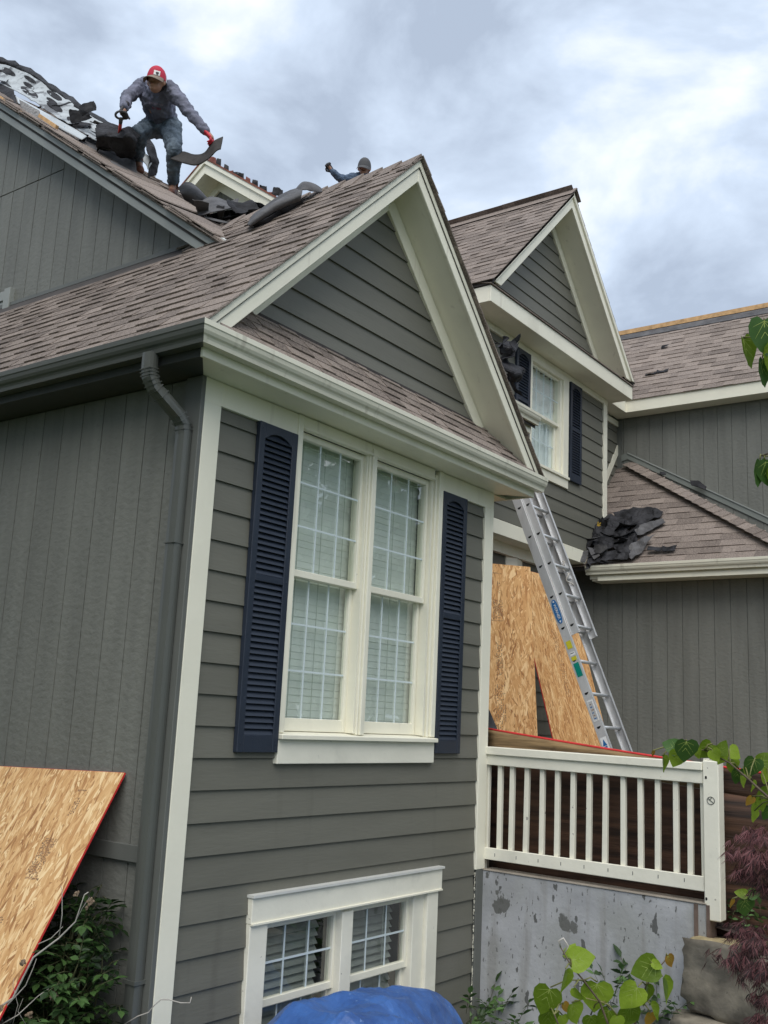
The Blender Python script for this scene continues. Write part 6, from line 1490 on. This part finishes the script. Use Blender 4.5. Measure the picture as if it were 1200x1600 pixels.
def low_plants(name, label, rng, n, size, m, zf, seed, n_parts=0, cat='plant', pairs=2):
    r_ = random.Random(seed); s_ = []
    for i in range(n):
        x, y = r_.uniform(*rng[0]), r_.uniform(*rng[1]); s_.append((V(x, y, zf(x, y) + r_.uniform(.02, rng[2])), V(r_.uniform(-1, 1), r_.uniform(-1, 1), r_.uniform(.2, 1.2))))
    return leafy(name, label, cat, s_, m, size, n_parts, False, min(zf(rng[0][0], rng[1][0]), 1.2), None, pairs)
low_plants('weed_clump', 'leafy green weeds growing where the house meets the concrete wall', ((2.95, 3.33), (-.55, -.05), .34), 34, .085, leaf_low, lambda x, y: .0, 21, 60)
low_plants('weed_clump', 'green weeds at the foot of the concrete wall beside the boulders', ((2.95, 3.32), (-1.75, -1.15), .62), 46, .085, leaf_low, lambda x, y: .05, 22, 60)
low_plants('weed_clump', 'pale green weeds around the foot of the railing post', ((3.5, 3.9), (-2.15, -1.85), .14), 40, .05, leaf_low, terr, 23, 40)
low_plants('ground_cover', 'low green ground cover on the mulch behind the young redbud', ((3.7, 5.2), (-2.3, -1.2), .10), 120, .05, leaf_low, terr, 24, 0)
# dry litter of the mulch under the railing
mb = MB(); rl = random.Random(9)
for i in range(900):
    x, y = 3.5 + .55 * rl.random() ** 1.5, rl.uniform(-2.4, .0); a_ = rl.uniform(0, PI); l = rl.uniform(.015, .05)
    c = V(x, y, terr(x, y) + rl.uniform(0, .03)); mb.beam(c - V(math.cos(a_), math.sin(a_), rl.uniform(-.3, .3)) * l, c + V(math.cos(a_), math.sin(a_), rl.uniform(-.3, .3)) * l, .008, .003)
tag(mb.build('bark_litter', soil, None, False, 'stuff'), 'loose bark chips and dry twigs along the top of the concrete wall', 'mulch')

# red Japanese maple
mt_ = MB(); rm = random.Random(4)
mc = at(1235, 1400, 6.0); mbase = V(mc.x + .12, mc.y - .1, .95)
jm = thing('japanese_maple', 'red laceleaf Japanese maple at the right edge over the boulder', 'shrub', mbase)
fol = MB(); stems_ = MB()
pads = [(1190, 1302, 46, 15, 6.1), (1165, 1330, 40, 14, 6.0), (1195, 1345, 46, 20, 5.9), (1168, 1362, 34, 12, 6.0), (1200, 1385, 26, 14, 6.0), (1172, 1452, 34, 14, 5.9), (1195, 1475, 40, 16, 5.7), (1160, 1496, 44, 18, 5.7), (1190, 1515, 46, 20, 5.6), (1170, 1470, 30, 16, 5.8), (1195, 1555, 26, 14, 5.6), (1190, 1590, 32, 14, 5.5), (1240, 1340, 46, 40, 5.9), (1250, 1500, 50, 60, 5.7)]
for (px, py, rx, ry, d) in pads:
    c = at(px, py, d)
    stems_.tube([mbase, mbase.lerp(c, .5) + V(0, 0, .10), c], [.012, .006, .002], 5)
    for i in range(int(rx * ry / 8.5)):
        u = rm.gauss(0, .42); v = rm.gauss(0, .42)
        o = at(px + rx * u, py + ry * v, d + rm.uniform(-.22, .22))
        ax = (RT * rm.uniform(-1.2, .5) + V(0, 0, -.45) + FW * rm.uniform(-.8, .4)).normalized(); sd_ = ax.cross(V(rm.uniform(-.4, .4), rm.uniform(-.4, .4), 1)).normalized()
        for k in range(6):
            f_ = (k - 2.5) / 2.5; dr = (ax + sd_ * f_ * .8).normalized(); l = rm.uniform(.055, .10) * (1 - .35 * abs(f_)); w = sd_.cross(ax) * .0 + ax.cross(dr if abs(f_) > .1 else sd_).normalized().cross(dr) * .0024
            fol.add([o, o + dr * l * .5 + w + V(0, 0, -.004), o + dr * l + V(0, 0, -.014), o + dr * l * .5 - w + V(0, 0, -.004)], [(0, 1, 2, 3)])
fol.build('foliage', maple_m, jm, False, 'stuff'); stems_.build('branch', bark, jm, True, 'stuff')

# dry hydrangea stems at lower left
hy = thing('dry_stems', 'pale dry stems with dead flower heads in front of the leaning panel', 'plant', V(-1.6, -.3, 0))
for P_, r_ in ((((-40, 1600), (20, 1560), (52, 1496), (92, 1466), (118, 1440), (132, 1398), (138, 1394)), .006), (((92, 1466), (97, 1430), (97, 1392), (95, 1384)), .003), (((60, 1475), (80, 1466), (98, 1448)), .003), (((-20, 1600), (10, 1572), (40, 1540), (52, 1512), (57, 1498)), .004), (((0, 1602), (28, 1586), (60, 1556), (76, 1545)), .0035), (((20, 1600), (28, 1570), (20, 1540), (22, 1528)), .002), (((40, 1600), (28, 1580), (36, 1560)), .002), (((118, 1440), (128, 1420), (140, 1402)), .002)):
    pp = [at(x, y, 5.0) for x, y in P_]; pp = [p + V(0, 0, .0) for p in pp]
    MB().tube(pp, [r_ * (1 - .6 * i / (len(pp) - 1)) for i in range(len(pp))], 6).build('stem', twig_dry, hy, True)
for x, y, r_ in ((120, 1396, .016), (141, 1408, .020), (36, 1504, .018), (84, 1558, .026), (44, 1586, .02), (2, 1576, .02), (136, 1418, .012)):
    mb = MB(); c = at(x, y, 4.99)
    for i in range(16):
        q = V(rm.gauss(0, 1), rm.gauss(0, 1), rm.gauss(0, 1)).normalized(); mb.ball(c + q * r_ * rm.uniform(.3, 1), r_ * .35, 5)
    mb.build('flower_head', flower_dry, hy)
vt = thing('vine_tendril', 'thin bare vine tendril crossing the white corner board', 'plant', V(-.25, -.25, 0))
MB().tube([at(195, 1600, 5.2), at(215, 1588, 5.2), at(232, 1582, 5.2), at(240, 1572, 5.2), at(251, 1562, 5.2), at(264, 1562, 5.2), at(282, 1567, 5.2), at(297, 1567, 5.2), at(299, 1558, 5.2)], .003, 5).build('stem', twig_dry, vt, True)
MB().tube([at(195, 1600, 5.2), V(-.3, -.2, 0)], .003, 5).build('stem', twig_dry, vt, True)

# lawn trees mirrored in the glass; last two added unseen to shade left wall
for i, (x, y, h, r_) in enumerate(((9.5, -7.5, 8.5, 2.6), (14.5, -9.0, 10.5, 3.2), (5.0, -11.0, 9.0, 2.8), (20, -15, 12, 4.0), (-5.4, 2.4, 10.5, 2.8), (-5.6, 7.4, 11.0, 2.9))):
    t = thing('garden_tree', ['leafy tree on the lawn nearest the wing, mirrored in the windows', 'tall leafy tree behind the nearest one on the lawn', 'leafy tree on the lawn behind the camera', 'largest and farthest leafy tree on the lawn', 'leafy tree beside the left wall, nearest the corner', 'leafy tree beside the left wall, farther back'][i], 'tree', V(x, y, 0), 'trees across the lawn')
    MB().tube([(x, y, -.1), (x + .1, y, h * .3), (x - .05, y + .1, h * .6), (x, y, h * .85)], [.2, .16, .11, .04], 8).build('trunk', bark, t, True)
    cr = MB(); rt_ = random.Random(30 + i)
    for k in range(2600):
        q = V(rt_.gauss(0, 1), rt_.gauss(0, 1), rt_.gauss(0, 1)).normalized() * rt_.random() ** .45
        cl = mnoise.noise(q * 3.1 + V(i * 5, 0, 0))
        if cl < -.16: continue
        c = V(x + q.x * r_, y + q.y * r_, h * .52 + q.z * h * .48); a_ = V(rt_.gauss(0, 1), rt_.gauss(0, 1), rt_.gauss(0, 1)).normalized(); b_ = a_.orthogonal(); s_ = rt_.uniform(.10, .24)
        cr.add([c - a_ * s_, c + b_ * s_ * .6, c + a_ * s_, c - b_ * s_ * .6], [(0, 1, 2, 3)])
    cr.build('crown', leaf_b, t, False, 'stuff')
